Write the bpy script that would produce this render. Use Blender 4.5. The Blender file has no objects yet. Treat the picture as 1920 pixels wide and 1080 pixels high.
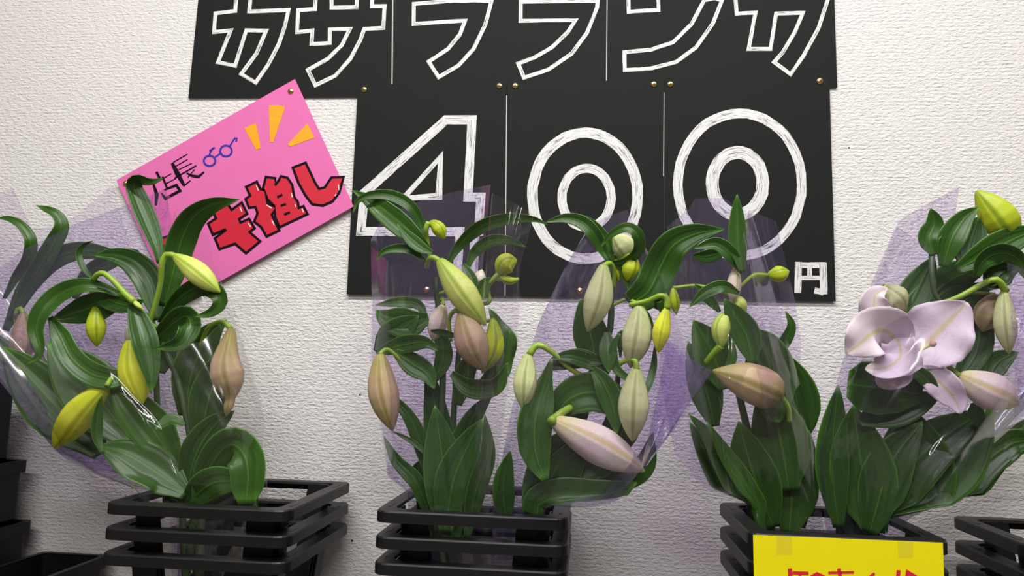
import bpy, bmesh, math, random
from mathutils import Vector, Matrix, noise
from mathutils.geometry import tessellate_polygon

# ------------------------------------------------------------------ camera, world, lights, exposure
SC = bpy.context.scene
COL = SC.collection
W, H = 1920, 1080
LENS = 26.0
F = LENS / 36.0 * W                       # focal length in pixels
CAM = Vector((0.0, -1.387, 0.62))
ROT = (Matrix.Rotation(math.radians(6.0), 3, 'Z') @ Matrix.Rotation(math.radians(96.5), 3, 'X')
       @ Matrix.Rotation(math.radians(1.4), 3, 'Z'))
cam_data = bpy.data.cameras.new('camera')
cam_data.lens = LENS
cam_data.sensor_width = 36.0
cam_data.clip_start = 0.01
cam = bpy.data.objects.new('camera', cam_data)
COL.objects.link(cam)
cam.matrix_world = Matrix.Translation(CAM) @ ROT.to_4x4()
SC.camera = cam

world = bpy.data.worlds.new('shop_ambient')
SC.world = world
world.use_nodes = True
world.node_tree.nodes['Background'].inputs[0].default_value = (1.0, 0.77, 0.63, 1)
world.node_tree.nodes['Background'].inputs[1].default_value = 0.20


def area_light(name, loc, target, size, power, colour):
    d = bpy.data.lights.new(name, 'AREA')
    d.shape = 'RECTANGLE'
    d.size, d.size_y = size
    d.energy = power
    d.color = colour
    o = bpy.data.objects.new(name, d)
    COL.objects.link(o)
    o.location = loc
    o.rotation_euler = (Vector(target) - Vector(loc)).to_track_quat('-Z', 'Y').to_euler()
    return o


# two rows of shop ceiling tubes, at ceiling height, shining straight down
area_light('ceiling_tube_near_offscreen', (0.0, -1.15, 2.42), (0.0, -1.15, 0.0), (2.4, 0.16), 80, (1.0, 0.985, 0.965))
area_light('ceiling_tube_far_offscreen', (0.0, -2.75, 2.42), (0.0, -2.75, 0.0), (2.4, 0.16), 80, (1.0, 0.985, 0.965))

SC.view_settings.view_transform = 'Standard'
SC.view_settings.look = 'None'
SC.view_settings.gamma = 1.0
SC.view_settings.use_curve_mapping = False
SC.view_settings.exposure = -0.3
SC.cycles.transparent_max_bounces = 40
SC.cycles.max_bounces = 12

random.seed(7)


# ------------------------------------------------------------------ geometry helpers
def P(px, py, Y):
    """the point on the plane y = Y that the photograph shows at this pixel"""
    d = ROT @ Vector(((px - W / 2) / F, -(py - H / 2) / F, -1.0))
    return CAM + d * ((Y - CAM.y) / d.y)


def pxm(Y):
    """metres per photograph pixel at depth Y"""
    return (Y - CAM.y) / F


def catmull(pts, n):
    pts = [Vector(p) for p in pts]
    if len(pts) == 2:
        pts = [pts[0], pts[0].lerp(pts[1], 0.5), pts[1]]
    e = [pts[0] * 2 - pts[1]] + pts + [pts[-1] * 2 - pts[-2]]
    seg = len(pts) - 1
    fine = []
    for i in range(seg):
        p0, p1, p2, p3 = e[i:i + 4]
        for k in range(12):
            t = k / 12
            fine.append(0.5 * ((2 * p1) + (p2 - p0) * t + (2 * p0 - 5 * p1 + 4 * p2 - p3) * t * t
                               + (3 * p1 - p0 - 3 * p2 + p3) * t ** 3))
    fine.append(pts[-1])
    return resample(fine, n)


def resample(fine, n):
    acc = [0.0]
    for a, b in zip(fine, fine[1:]):
        acc.append(acc[-1] + (b - a).length)
    out, j = [], 0
    for i in range(n):
        s = acc[-1] * i / (n - 1)
        while j < len(acc) - 2 and acc[j + 1] < s:
            j += 1
        d = acc[j + 1] - acc[j]
        out.append(fine[j].lerp(fine[j + 1], 0 if d < 1e-12 else min(1, (s - acc[j]) / d)))
    return out


def interp(table, t):
    for (a, va), (b, vb) in zip(table, table[1:]):
        if t <= b:
            return va + (vb - va) * (t - a) / (b - a)
    return table[-1][1]


HOLD = {}          # bouquet name -> (x0, x1, y0, y1, z) of the crate it stands in


def hold(p, box, extra=0.0):
    """bring a point that lies below the rim inside the crate's opening"""
    x0, x1, y0, y1, zt = box
    k = (zt + 0.032 - p.z) / 0.026
    if k <= 0:
        return p
    k = min(1.0, k)
    k = k * k * (3 - 2 * k)
    ins = 0.036 + max(0.0, zt - p.z) * 0.105 + extra
    cx = min(max(p.x, x0 + ins), x1 - ins)
    cy = min(max(p.y, y0 + ins), y1 - ins)
    return Vector((p.x + (cx - p.x) * k, p.y + (cy - p.y) * k, max(p.z, 0.0815 + extra)))


def box_of(o):
    while o is not None and o.parent is not None:
        o = o.parent
    return HOLD.get(o.name) if o is not None else None


def mk(name, verts, faces, mat, parent=None, origin=None, uvs=None, smooth=True, solid=0.0):
    """one mesh object; verts are world points, origin is the thing's base"""
    if origin is None:
        origin = parent['_o'] if parent is not None and '_o' in parent else (0, 0, 0)
    O = Vector(origin)
    bx = box_of(parent)
    if bx:
        verts = [hold(Vector(v), bx) for v in verts]
    me = bpy.data.meshes.new(name)
    me.from_pydata([Vector(v) - O for v in verts], [], faces)
    if uvs:
        lay = me.uv_layers.new(name='UVMap')
        for lp in me.loops:
            lay.data[lp.index].uv = uvs[lp.vertex_index]
    me.polygons.foreach_set('use_smooth', [smooth] * len(me.polygons))
    me.materials.append(mat)
    o = bpy.data.objects.new(name, me)
    COL.objects.link(o)
    if parent is not None:
        o.parent = parent
        ORIG[o.name] = O
    else:
        o.location = O
        ORIG[o.name] = O
    if solid:
        m = o.modifiers.new('thickness', 'SOLIDIFY')
        m.thickness = solid
        m.offset = 0
    return o


ORIG = {}


def org(o):
    return ORIG[o.name]


def empty(name, loc, label, cat, group=None):
    o = bpy.data.objects.new(name, None)
    o.empty_display_size = 0.02
    COL.objects.link(o)
    o.location = loc
    ORIG[o.name] = Vector(loc)
    tag(o, label, cat, group)
    return o


def tag(o, label=None, cat=None, group=None, kind=None):
    for k, v in (('label', label), ('category', cat), ('group', group), ('kind', kind)):
        if v:
            o[k] = v
    return o


class Mb:
    def __init__(s):
        s.v, s.f = [], []

    def box(s, a, b):
        x0, y0, z0 = a
        x1, y1, z1 = b
        n = len(s.v)
        s.v += [(x0, y0, z0), (x1, y0, z0), (x1, y1, z0), (x0, y1, z0), (x0, y0, z1), (x1, y0, z1), (x1, y1, z1), (x0, y1, z1)]
        s.f += [tuple(n + i for i in q) for q in ((3, 2, 1, 0), (4, 5, 6, 7), (0, 1, 5, 4), (1, 2, 6, 5), (2, 3, 7, 6), (3, 0, 4, 7))]
        return s

    def prism(s, loop0, loop1):
        """closed solid between two matching loops of points"""
        n, k = len(s.v), len(loop0)
        s.v += list(loop0) + list(loop1)
        s.f.append(tuple(n + i for i in reversed(range(k))))
        s.f.append(tuple(n + k + i for i in range(k)))
        for i in range(k):
            j = (i + 1) % k
            s.f.append((n + i, n + j, n + k + j, n + k + i))
        return s

    def band(s, loops):
        """closed ring through several matching loops (a frame)"""
        n, k, m = len(s.v), len(loops[0]), len(loops)
        for l in loops:
            s.v += list(l)
        for a in range(m):
            b = (a + 1) % m
            for i in range(k):
                j = (i + 1) % k
                s.f.append((n + a * k + i, n + a * k + j, n + b * k + j, n + b * k + i))
        return s


def tube(name, pts, radii, mat, parent, seg=10, n=18, cap=True):
    c = catmull(pts, n)
    bx = box_of(parent)
    if bx:
        c = [hold(p, bx, 0.012) for p in c]
    v, f, uv = [], [], []
    ref = Vector((0, 1, 0.01))
    for i, p in enumerate(c):
        t = (c[min(i + 1, n - 1)] - c[max(i - 1, 0)]).normalized()
        a = t.cross(ref)
        if a.length < 1e-4:
            a = t.cross(Vector((1, 0, 0)))
        a.normalize()
        b = t.cross(a).normalized()
        r = interp(radii, i / (n - 1)) if isinstance(radii, list) else radii
        for k in range(seg):
            th = 2 * math.pi * k / seg
            v.append(p + a * (r * math.cos(th)) + b * (r * math.sin(th)))
            uv.append((k / seg, i / (n - 1)))
    for i in range(n - 1):
        for k in range(seg):
            k2 = (k + 1) % seg
            f.append((i * seg + k, i * seg + k2, (i + 1) * seg + k2, (i + 1) * seg + k))
    if cap:
        f.append(tuple(reversed(range(seg))))
        f.append(tuple((n - 1) * seg + k for k in range(seg)))
    return mk(name, v, f, mat, parent, org(parent), uv)


# ------------------------------------------------------------------ materials
class Nt:
    def __init__(s, name):
        s.m = bpy.data.materials.new(name)
        s.m.use_nodes = True
        s.t = s.m.node_tree
        s.t.nodes.clear()
        s.out = s.t.nodes.new('ShaderNodeOutputMaterial')

    def n(s, typ, ins=None, **props):
        nd = s.t.nodes.new('ShaderNode' + typ)
        for k, v in props.items():
            setattr(nd, k, v)
        for k, v in (ins or {}).items():
            if isinstance(v, bpy.types.NodeSocket):
                s.t.links.new(v, nd.inputs[k])
            else:
                nd.inputs[k].default_value = v
        return nd

    def math(s, op, a, b=0.0, c=0.0, clamp=False):
        return s.n('Math', {0: a, 1: b, 2: c}, operation=op, use_clamp=clamp).outputs[0]

    def mix(s, fac, a, b, blend='MIX'):
        nd = s.t.nodes.new('ShaderNodeMix')
        nd.data_type = 'RGBA'
        nd.blend_type = blend
        for idx, v in ((0, fac), (6, a), (7, b)):
            if isinstance(v, bpy.types.NodeSocket):
                s.t.links.new(v, nd.inputs[idx])
            else:
                nd.inputs[idx].default_value = v if idx == 0 else (*v[:3], 1)
        return nd.outputs[2]

    def noise(s, vec, scale, detail=2.0, rough=0.5, dist=0.0):
        return s.n('TexNoise', {'Vector': vec, 'Scale': scale, 'Detail': detail, 'Roughness': rough, 'Distortion': dist}).outputs[0]

    def mapping(s, vec, scale=(1, 1, 1), rot=(0, 0, 0)):
        return s.n('Mapping', {'Vector': vec, 'Scale': scale, 'Rotation': rot}).outputs[0]

    def ramp(s, fac, stops):
        nd = s.n('ValToRGB', {0: fac})
        e = nd.color_ramp.elements
        while len(e) < len(stops):
            e.new(0.5)
        for k, (p, c) in zip(e, stops):
            k.position = p
            k.color = (*c, 1) if len(c) == 3 else c
        return nd.outputs[0]

    def done(s, shader):
        s.t.links.new(shader, s.out.inputs[0])
        return s.m

    def principled(s, **ins):
        return s.n('BsdfPrincipled', {k.replace('_', ' '): v for k, v in ins.items()}).outputs[0]

    def uv(s):
        return s.n('TexCoord').outputs['UV']

    def obj(s):
        return s.n('TexCoord').outputs['Object']


def m_wall():
    s = Nt('woven_wallpaper')
    co = s.obj()
    a = s.noise(s.mapping(co, (105, 105, 215)), 1.0, 2.0, 0.55, 0.4)
    w = s.n('TexWave', {'Vector': co, 'Scale': 46.0, 'Distortion': 5.0, 'Detail': 2.0, 'Detail Scale': 3.5},
            wave_type='BANDS', bands_direction='Z').outputs[1]
    b = s.noise(co, 420.0, 2.0, 0.6)
    h = s.math('ADD', s.math('MULTIPLY', a, 1.25), s.math('ADD', s.math('MULTIPLY', w, 0.14), s.math('MULTIPLY', b, 0.35)))
    big = s.noise(co, 2.2, 2.0, 0.5)
    col = s.mix(s.math('MULTIPLY', big, 0.35), (0.80, 0.785, 0.765), (0.75, 0.735, 0.715))
    bump = s.n('Bump', {'Strength': 0.85, 'Distance': 0.0026, 'Height': h}).outputs[0]
    return s.done(s.principled(Base_Color=col, Roughness=0.8, Normal=bump))


def m_plain(name, col, rough=0.6, grain=0.0, grain_scale=60, spec=0.5, coat=0.0, metal=0.0):
    s = Nt(name)
    c = s.noise(s.obj(), grain_scale, 3.0, 0.6)
    colour = s.mix(c, tuple(x * (1 - grain) for x in col), tuple(min(1, x * (1 + grain)) for x in col))
    return s.done(s.principled(Base_Color=colour, Roughness=rough, Specular_IOR_Level=spec, Coat_Weight=coat, Metallic=metal))


def m_marker(name, ink, paper, lo=0.36, hi=0.46):
    """paint-marker ink, streaked along the stroke so that some paper shows"""
    s = Nt(name)
    uv = s.uv()
    st = s.noise(s.mapping(uv, (0.03, 0.55, 1)), 1.0, 3.0, 0.65, 0.3)
    fac = s.ramp(st, [(lo, (0, 0, 0)), (hi, (1, 1, 1))])
    cloud = s.noise(s.mapping(uv, (0.02, 0.16, 1)), 1.0, 1.0)
    ink2 = s.mix(s.math('MULTIPLY', cloud, 0.5), ink, tuple(x * 0.72 for x in ink))
    return s.done(s.principled(Base_Color=s.mix(fac, paper, ink2), Roughness=0.55))


def m_leaf(name, dark, light, rough=0.33, trans=0.12, spec=0.45):
    s = Nt(name)
    uv = s.uv()
    sep = s.n('SeparateXYZ', {0: uv})
    u, v = sep.outputs[0], sep.outputs[1]
    rnd = s.n('ObjectInfo').outputs['Random']
    cen = s.math('ABSOLUTE', s.math('SUBTRACT', u, 0.5))
    veins = s.math('SINE', s.math('MULTIPLY', u, 44.0))
    nz = s.noise(s.mapping(uv, (6, 2, 1)), 1.5, 3.0)
    f = s.math('ADD', s.math('MULTIPLY', nz, 0.55), s.math('MULTIPLY', rnd, 0.45))
    base = s.mix(f, dark, light)
    mid = s.math('LESS_THAN', cen, 0.018)
    base = s.mix(s.math('MULTIPLY', mid, 0.4), base, tuple(min(1, x * 2.4) for x in light))
    base = s.mix(s.math('MULTIPLY', s.math('GREATER_THAN', veins, 0.8), 0.05), base, tuple(min(1, x * 1.8) for x in light))
    rim = s.math('GREATER_THAN', cen, 0.475)
    base = s.mix(s.math('MULTIPLY', rim, 0.3), base, tuple(min(1, x * 3.0) for x in light))
    tip = s.ramp(v, [(0.90, (0, 0, 0)), (1.0, (1, 1, 1))])
    base = s.mix(s.math('MULTIPLY', tip, 0.45), base, tuple(min(1, x * 3.2) for x in light))
    bump = s.n('Bump', {'Strength': 0.12, 'Distance': 0.0006, 'Height': veins}).outputs[0]
    pr = s.principled(Base_Color=base, Roughness=rough, Specular_IOR_Level=spec, Normal=bump)
    tr = s.n('BsdfTranslucent', {'Color': s.mix(0.5, base, (0.15, 0.30, 0.02))}).outputs[0]
    return s.done(s.n('MixShader', {0: trans, 1: pr, 2: tr}).outputs[0])


def m_bud(name, ends, mid, groove, blush=None):
    s = Nt(name)
    uv = s.uv()
    sep = s.n('SeparateXYZ', {0: uv})
    u, v = sep.outputs[0], sep.outputs[1]
    c = s.ramp(v, [(0.0, ends), (0.2, tuple(0.5 * (a + b) for a, b in zip(ends, mid))), (0.5, mid),
                   (0.85, tuple(0.4 * a + 0.6 * b for a, b in zip(ends, mid))), (1.0, ends)])
    nz = s.noise(s.mapping(uv, (22, 3, 1)), 1.0, 3.0)
    c = s.mix(s.math('MULTIPLY', nz, 0.35), c, tuple(x * 0.72 for x in mid))
    if blush:
        c = s.mix(s.ramp(s.noise(s.mapping(uv, (3, 1.6, 1)), 1.2, 1.0), [(0.4, (0, 0, 0)), (0.65, (0.8, 0.8, 0.8))]), c, blush)
    fr = s.math('FRACT', s.math('MULTIPLY', u, 3.0))
    d = s.math('ABSOLUTE', s.math('SUBTRACT', fr, 0.5))
    g = s.ramp(d, [(0.0, (1, 1, 1)), (0.035, (0.85, 0.85, 0.85)), (0.10, (0, 0, 0))])
    c = s.mix(s.math('MULTIPLY', g, 0.75), c, groove)
    pr = s.principled(Base_Color=c, Roughness=0.42, Specular_IOR_Level=0.35)
    tr = s.n('BsdfTranslucent', {'Color': c}).outputs[0]
    return s.done(s.n('MixShader', {0: 0.12, 1: pr, 2: tr}).outputs[0])


def m_petal():
    s = Nt('white_lily_petal')
    uv = s.uv()
    sep = s.n('SeparateXYZ', {0: uv})
    cen = s.math('ABSOLUTE', s.math('SUBTRACT', sep.outputs[0], 0.5))
    nz = s.noise(s.mapping(uv, (14, 2.5, 1)), 1.0, 4.0)
    c = s.mix(nz, (0.86, 0.76, 0.80), (0.78, 0.68, 0.76))
    c = s.mix(s.ramp(cen, [(0.0, (0.85, 0.85, 0.85)), (0.03, (0.6, 0.6, 0.6)), (0.07, (0, 0, 0))]), c, (0.70, 0.60, 0.28))
    pr = s.principled(Base_Color=c, Roughness=0.5, Specular_IOR_Level=0.3)
    tr = s.n('BsdfTranslucent', {'Color': c}).outputs[0]
    return s.done(s.n('MixShader', {0: 0.25, 1: pr, 2: tr}).outputs[0])


def m_film(name, tint, haze, haze_amt, fibre=0.0, fibre_col=(0.35, 0.28, 0.5), gloss=0.10):
    """thin wrapping film: tinted see-through sheet, faint haze, mirror-like sheen, printed fibres"""
    s = Nt(name)
    uv = s.uv()
    co = s.obj()
    tcol = tint
    if fibre:
        lines = None
        for k, (sc, wd) in enumerate(((26.0, 0.010), (44.0, 0.012), (17.0, 0.006))):
            n = s.noise(s.mapping(co, (1, 0.4, 1), (0.3 * k, 0.5 * k, 0.7 * k)), sc, 1.5, 0.5, 0.9)
            l = s.math('LESS_THAN', s.math('ABSOLUTE', s.math('SUBTRACT', n, 0.5)), wd)
            lines = l if lines is None else s.math('MAXIMUM', lines, l)
        tcol = s.mix(s.math('MULTIPLY', lines, fibre), tint, fibre_col)
    crink = s.noise(co, 34.0, 3.0, 0.6, 1.2)
    bump = s.n('Bump', {'Strength': 0.02, 'Distance': 0.004, 'Height': crink}).outputs[0]
    trn = s.n('BsdfTransparent', {'Color': tcol if isinstance(tcol, bpy.types.NodeSocket) else (*tcol, 1)}).outputs[0]
    dif = s.n('BsdfDiffuse', {'Color': (*haze, 1)}).outputs[0]
    tsl = s.n('BsdfTranslucent', {'Color': (*haze, 1)}).outputs[0]
    hz = s.n('MixShader', {0: 0.4, 1: dif, 2: tsl}).outputs[0]
    amt = haze_amt
    a = s.n('MixShader', {0: amt, 1: trn, 2: hz}).outputs[0]
    gl = s.n('BsdfGlossy', {'Color': (1, 1, 1, 1), 'Roughness': 0.13, 'Normal': bump}).outputs[0]
    facing = s.n('LayerWeight', {'Blend': 0.5, 'Normal': bump}).outputs['Facing']
    fr = s.math('ADD', 0.045, s.math('MULTIPLY', s.math('POWER', facing, 5.0), 0.8))
    fac = s.math('MULTIPLY', fr, gloss / 0.10, clamp=True)
    return s.done(s.n('MixShader', {0: fac, 1: a, 2: gl}).outputs[0])


M = {
    'wall': m_wall(),
    'floor': m_plain('grey_vinyl_floor', (0.13, 0.12, 0.115), 0.5, 0.12, 20),
    'black_paper': m_plain('black_card', (0.0095, 0.0105, 0.0105), 0.7, 0.12, 40, 0.2),
    'pink': m_plain('pink_card', (0.78, 0.17, 0.45), 0.65, 0.05, 30, 0.3),
    'yellow': m_plain('yellow_card', (0.85, 0.74, 0.0), 0.6, 0.03, 30, 0.3),
    'white_ink': m_marker('white_paint_marker', (0.86, 0.86, 0.85), (0.05, 0.055, 0.055)),
    'thin_ink': m_plain('white_chalk_line', (0.62, 0.62, 0.61), 0.7, 0.3, 300),
    'black_ink': m_plain('black_marker', (0.008, 0.005, 0.008), 0.7, spec=0.1),
    'red_ink': m_marker('red_marker', (0.70, 0.008, 0.03), (0.62, 0.012, 0.05), 0.3, 0.6),
    'blue_ink': m_plain('blue_marker', (0.035, 0.02, 0.36), 0.5, 0.15, 200),
    'gold_ink': m_marker('amber_marker', (0.93, 0.46, 0.0), (0.90, 0.36, 0.01), 0.35, 0.6),
    'white_gel': m_plain('white_gel_pen', (0.85, 0.82, 0.82), 0.5),
    'brass': m_plain('brass', (0.86, 0.62, 0.24), 0.22, 0.06, 200, 0.5, 0.0, 1.0),
    'hole': m_plain('dark_pinhole', (0.02, 0.02, 0.02), 0.9),
    'crate': m_plain('black_polypropylene', (0.008, 0.008, 0.0085), 0.42, 0.3, 45, 0.3),
    'leaf': m_leaf('lily_leaf', (0.016, 0.055, 0.007), (0.046, 0.130, 0.013), 0.36, 0.1, 0.4),
    'stem': m_plain('lily_stem', (0.045, 0.085, 0.030), 0.45, 0.3, 60),
    'stalk': m_plain('lily_flower_stalk', (0.26, 0.42, 0.035), 0.4, 0.2, 60),
    'bud_green': m_bud('yellow_green_bud', (0.36, 0.54, 0.04), (0.76, 0.86, 0.20), (0.26, 0.42, 0.02)),
    'bud_yellow': m_bud('bright_yellow_bud', (0.55, 0.66, 0.02), (0.82, 0.86, 0.05), (0.42, 0.46, 0.01)),
    'bud_lime': m_bud('lime_bud', (0.30, 0.42, 0.01), (0.52, 0.62, 0.03), (0.15, 0.24, 0.005)),
    'bud_pale': m_bud('pale_green_bud', (0.38, 0.46, 0.14), (0.70, 0.74, 0.38), (0.26, 0.30, 0.08)),
    'bud_pink': m_bud('olive_pink_bud', (0.34, 0.30, 0.06), (0.52, 0.40, 0.22), (0.24, 0.20, 0.04), (0.56, 0.36, 0.27)),
    'bud_white': m_bud('cream_pink_bud', (0.68, 0.66, 0.20), (0.90, 0.82, 0.74), (0.66, 0.52, 0.16), (0.76, 0.58, 0.60)),
    'petal': m_petal(),
    'stigma': m_plain('lily_stigma', (0.55, 0.30, 0.22), 0.5),
    'style': m_plain('lily_style', (0.55, 0.58, 0.16), 0.5),
    'film_purple': m_film('lavender_film_with_fibres', (0.87, 0.815, 0.945), (0.50, 0.44, 0.74), 0.085, 0.6, (0.55, 0.46, 0.70), 0.10),
    'film_front': m_film('pale_lavender_film', (0.91, 0.88, 0.955), (0.40, 0.33, 0.72), 0.014, 0.25, (0.66, 0.60, 0.78), 0.10),
    'film_clear': m_film('clear_film', (0.965, 0.965, 0.955), (0.7, 0.7, 0.7), 0.012, 0.0, gloss=0.11),
    'film_deep': m_film('doubled_lavender_film', (0.757, 0.664, 0.893), (0.50, 0.44, 0.74), 0.16, 0.3, (0.40, 0.32, 0.62), 0.14),
    'tape': m_film('clear_sticky_tape', (0.985, 0.98, 0.93), (0.8, 0.78, 0.6), 0.012, gloss=0.14),
}

# ------------------------------------------------------------------ the setting
mb = Mb()
mb.box((-2.4, 0.0, 0.0), (2.4, 0.08, 2.5))
wall = mk('wall_back', mb.v, mb.f, M['wall'], None, (0, 0, 0), smooth=False)
tag(wall, 'off white woven textured wallpaper wall', 'wall', kind='structure')
mb = Mb()
mb.box((-2.4, -3.4, -0.06), (2.4, 0.08, 0.0))
flo = mk('floor', mb.v, mb.f, M['floor'], None, (0, 0, 0), smooth=False)
tag(flo, 'grey vinyl shop floor below the crates', 'floor', kind='structure')
for hx, hy, hr in ((675, 740, 1.9), (660, 1014, 2.2), (1592, 277, 1.7), (1855, 1043, 1.8), (1856, 1027, 1.2)):
    c = P(hx, hy, -0.0005)
    r = hr * pxm(0)
    ring = [c + Vector((r * math.cos(t * math.pi / 4), 0, r * math.sin(t * math.pi / 4))) for t in range(8)]
    back = [p + Vector((0, 0.002, 0)) for p in ring]
    mb = Mb().prism(ring, back)
    mk('pinhole', mb.v, mb.f, M['hole'], wall, (0, 0, 0), smooth=False)


# ------------------------------------------------------------------ signs on the wall
def sheet(name, quad, Y, thick, mat, label, cat, group=None, curl=None):
    front = [P(x, y, Y) for x, y in quad]
    if curl:
        front = [p + Vector((0, c, 0)) for p, c in zip(front, curl)]
    base = sum(front, Vector()) / 4
    mb = Mb().prism(list(front), [p + Vector((0, thick, 0)) for p in front])
    o = mk(name, mb.v, mb.f, mat, None, base, smooth=False)
    return tag(o, label, cat, group)


def ribbon(name, pts, w, Y, mat, parent, closed=False, taper=False):
    """a pen stroke: flat ribbon along pixel points on the plane Y"""
    p2 = [Vector((x, y)) for x, y in pts]
    n = len(p2)
    v, f, uv = [], [], []
    L = 0.0
    cnt = n + 1 if closed else n
    for i in range(cnt):
        p = p2[i % n]
        a = p2[(i - 1) % n] if (closed or i > 0) else None
        b = p2[(i + 1) % n] if (closed or i < n - 1) else None
        d1 = (p - a).normalized() if a is not None else None
        d2 = (b - p).normalized() if b is not None else None
        if d1 is None: d1 = d2
        if d2 is None: d2 = d1
        nrm1 = Vector((-d1.y, d1.x))
        nrm2 = Vector((-d2.y, d2.x))
        m = nrm1 + nrm2
        if m.length < 0.3:
            m = nrm1
        m.normalize()
        k = min(1.9, 1 / max(0.3, m.dot(nrm1)))
        ww = w / 2
        if taper and (i == 0 or i == cnt - 1):
            ww *= 0.55
        if i:
            L += (p - p2[i - 1]).length
        for sgn in (-1, 1):
            q = p + m * (sgn * ww * k)
            v.append(P(q.x, q.y, Y))
            uv.append((L, sgn * ww + 40 * len(name)))
    for i in range(cnt - 1):
        f.append((2 * i, 2 * i + 1, 2 * i + 3, 2 * i + 2))
    return mk(name, v, f, mat, parent, org(parent), uv, smooth=False)


def patch(name, pts, Y, mat, parent):
    v = [P(x, y, Y) for x, y in pts]
    tri = tessellate_polygon([[Vector((x, y, 0)) for x, y in pts]])
    return mk(name, v, [tuple(t) for t in tri], mat, parent, org(parent), [(x * 0.8, y * 0.8) for x, y in pts], smooth=False)


def grow(pts, d):
    """offset a closed outline by d pixels"""
    n = len(pts)
    area = sum(pts[i][0] * pts[(i + 1) % n][1] - pts[(i + 1) % n][0] * pts[i][1] for i in range(n))
    s = 1 if area > 0 else -1
    out = []
    for i in range(n):
        a, p, b = Vector(pts[i - 1]), Vector(pts[i]), Vector(pts[(i + 1) % n])
        d1, d2 = (p - a).normalized(), (b - p).normalized()
        m = Vector((d1.y, -d1.x)) + Vector((d2.y, -d2.x))
        if m.length < 0.2:
            m = Vector((d1.y, -d1.x))
        m.normalize()
        k = min(1.6, 1 / max(0.35, m.dot(Vector((d1.y, -d1.x)))))
        q = p + m * (s * d * k)
        out.append((q.x, q.y))
    return out


def wob(pts, amp=0.5):
    return [(x + random.uniform(-amp, amp), y + random.uniform(-amp, amp)) for x, y in pts]


GT = 'black name sheets in a row'
Yt, Yb = -0.004, -0.0065
top1 = sheet('black_sign_sheet', [(353, 184), (735, 181), (742, -190), (391, -190)], Yt, 0.001, M['black_paper'],
             'black paper sheet hand lettered with two white outline katakana, beside pink sign', 'sign', 'black signs on the wall')
top2 = sheet('black_sign_sheet', [(736, 181), (1137, 172), (1139, -190), (743, -190)], Yt, 0.001, M['black_paper'],
             'middle black paper sheet of the upper row with two white outline katakana', 'sign', 'black signs on the wall')
top3 = sheet('black_sign_sheet', [(1138, 172), (1570, 164), (1558, -190), (1140, -190)], Yt, 0.001, M['black_paper'],
             'black paper sheet above the last zero with two white outline katakana', 'sign', 'black signs on the wall')
low1 = sheet('black_price_sheet', [(650, 552), (946, 555), (950, 153), (671, 160)], Yb, 0.001, M['black_paper'],
             'black paper sheet with a large white outline digit four', 'sign', 'black signs on the wall')
low2 = sheet('black_price_sheet', [(947, 555), (1244, 560), (1246, 150), (951, 153)], Yb, 0.001, M['black_paper'],
             'black paper sheet with a white outline zero, next to the digit four', 'sign', 'black signs on the wall')
low3 = sheet('black_price_sheet', [(1245, 560), (1567, 565), (1555, 143), (1247, 150)], Yb, 0.001, M['black_paper'],
             'black paper sheet with a large white outline zero and small yen character', 'sign', 'black signs on the wall')
e = 0.0005
KA1 = [(446, -45), (441, 21), (404, 25), (402, 60), (433, 57), (409, 117), (441, 123), (462, 57), (499, 57), (481, 100), (452, 139),
       (479, 155), (503, 122), (523, 82), (534, 50), (541, 19), (467, 22), (475, -45)]
SA = [(594, -45), (591, 17), (559, 19), (557, 60), (586, 57), (584, 82), (618, 81), (618, 55), (656, 54), (641, 85), (615, 110), (577, 131),
      (591, 160), (628, 142), (657, 110), (675, 75), (683, 54), (719, 52), (721, 11), (697, 12), (700, -45), (671, -45), (669, 14), (622, 14), (622, -45)]
FU = [(776, 7), (776, 45), (872, 38), (862, 64), (840, 92), (804, 115), (822, 145), (860, 123), (888, 92), (910, 46), (922, 2), (850, 1)]
RA = [(976, 3), (976, 39), (1079, 38), (1064, 60), (1035, 88), (1002, 108), (972, 119), (983, 146), (1028, 131), (1072, 101), (1101, 62), (1120, 14), (1121, 1)]
NN = [(1320, 0), (1297, 45), (1262, 79), (1220, 93), (1171, 98), (1171, 131), (1220, 128), (1267, 116), (1305, 89), (1337, 44), (1354, 1), (1340, -3)]
KA2 = [(1375, -42), (1381, 25), (1416, 24), (1404, 92), (1445, 92), (1455, 25), (1505, 24), (1490, 60), (1468, 98), (1451, 116), (1482, 139),
       (1507, 104), (1535, 52), (1553, -5), (1558, -46), (1470, -46), (1475, -110), (1442, -110), (1438, -44)]
for par, outlines in ((top1, (KA1, SA)), (top2, (FU, RA, [(985, -62), (985, -28), (1108, -30), (1108, -64)], [(898, -74), (915, -82), (930, -42), (912, -36)],
                                         [(926, -84), (943, -92), (958, -52), (940, -46)])),
                      (top3, (NN, KA2, [(1177, -45), (1179, 22), (1235, 19), (1233, -47)]))):
    for k in outlines:
        ribbon('letter', wob(k), 7.2, Yt - e, M['white_ink'], par, True)
ribbon('seam_line', [(738, -190), (735, 157)], 2.0, Yt - e, M['thin_ink'], top2)
ribbon('seam_line', [(1140, -190), (1137, 151)], 1.6, Yt - e, M['thin_ink'], top3)
ribbon('seam_line', [(950, 179), (947, 555)], 1.5, Yb - e, M['thin_ink'], low2)
ribbon('seam_line', [(1245, 173), (1244, 330)], 1.2, Yb - e, M['thin_ink'], low3)


def oval(cx, cy, rx, ry, n=44, egg=0.06, ph=0.0):
    out = []
    for i in range(n):
        t = 2 * math.pi * i / n
        k = 1 + egg * math.cos(2 * t + ph) * 0.5
        out.append((cx + rx * k * math.cos(t), cy - ry * k * math.sin(t)))
    return out


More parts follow.
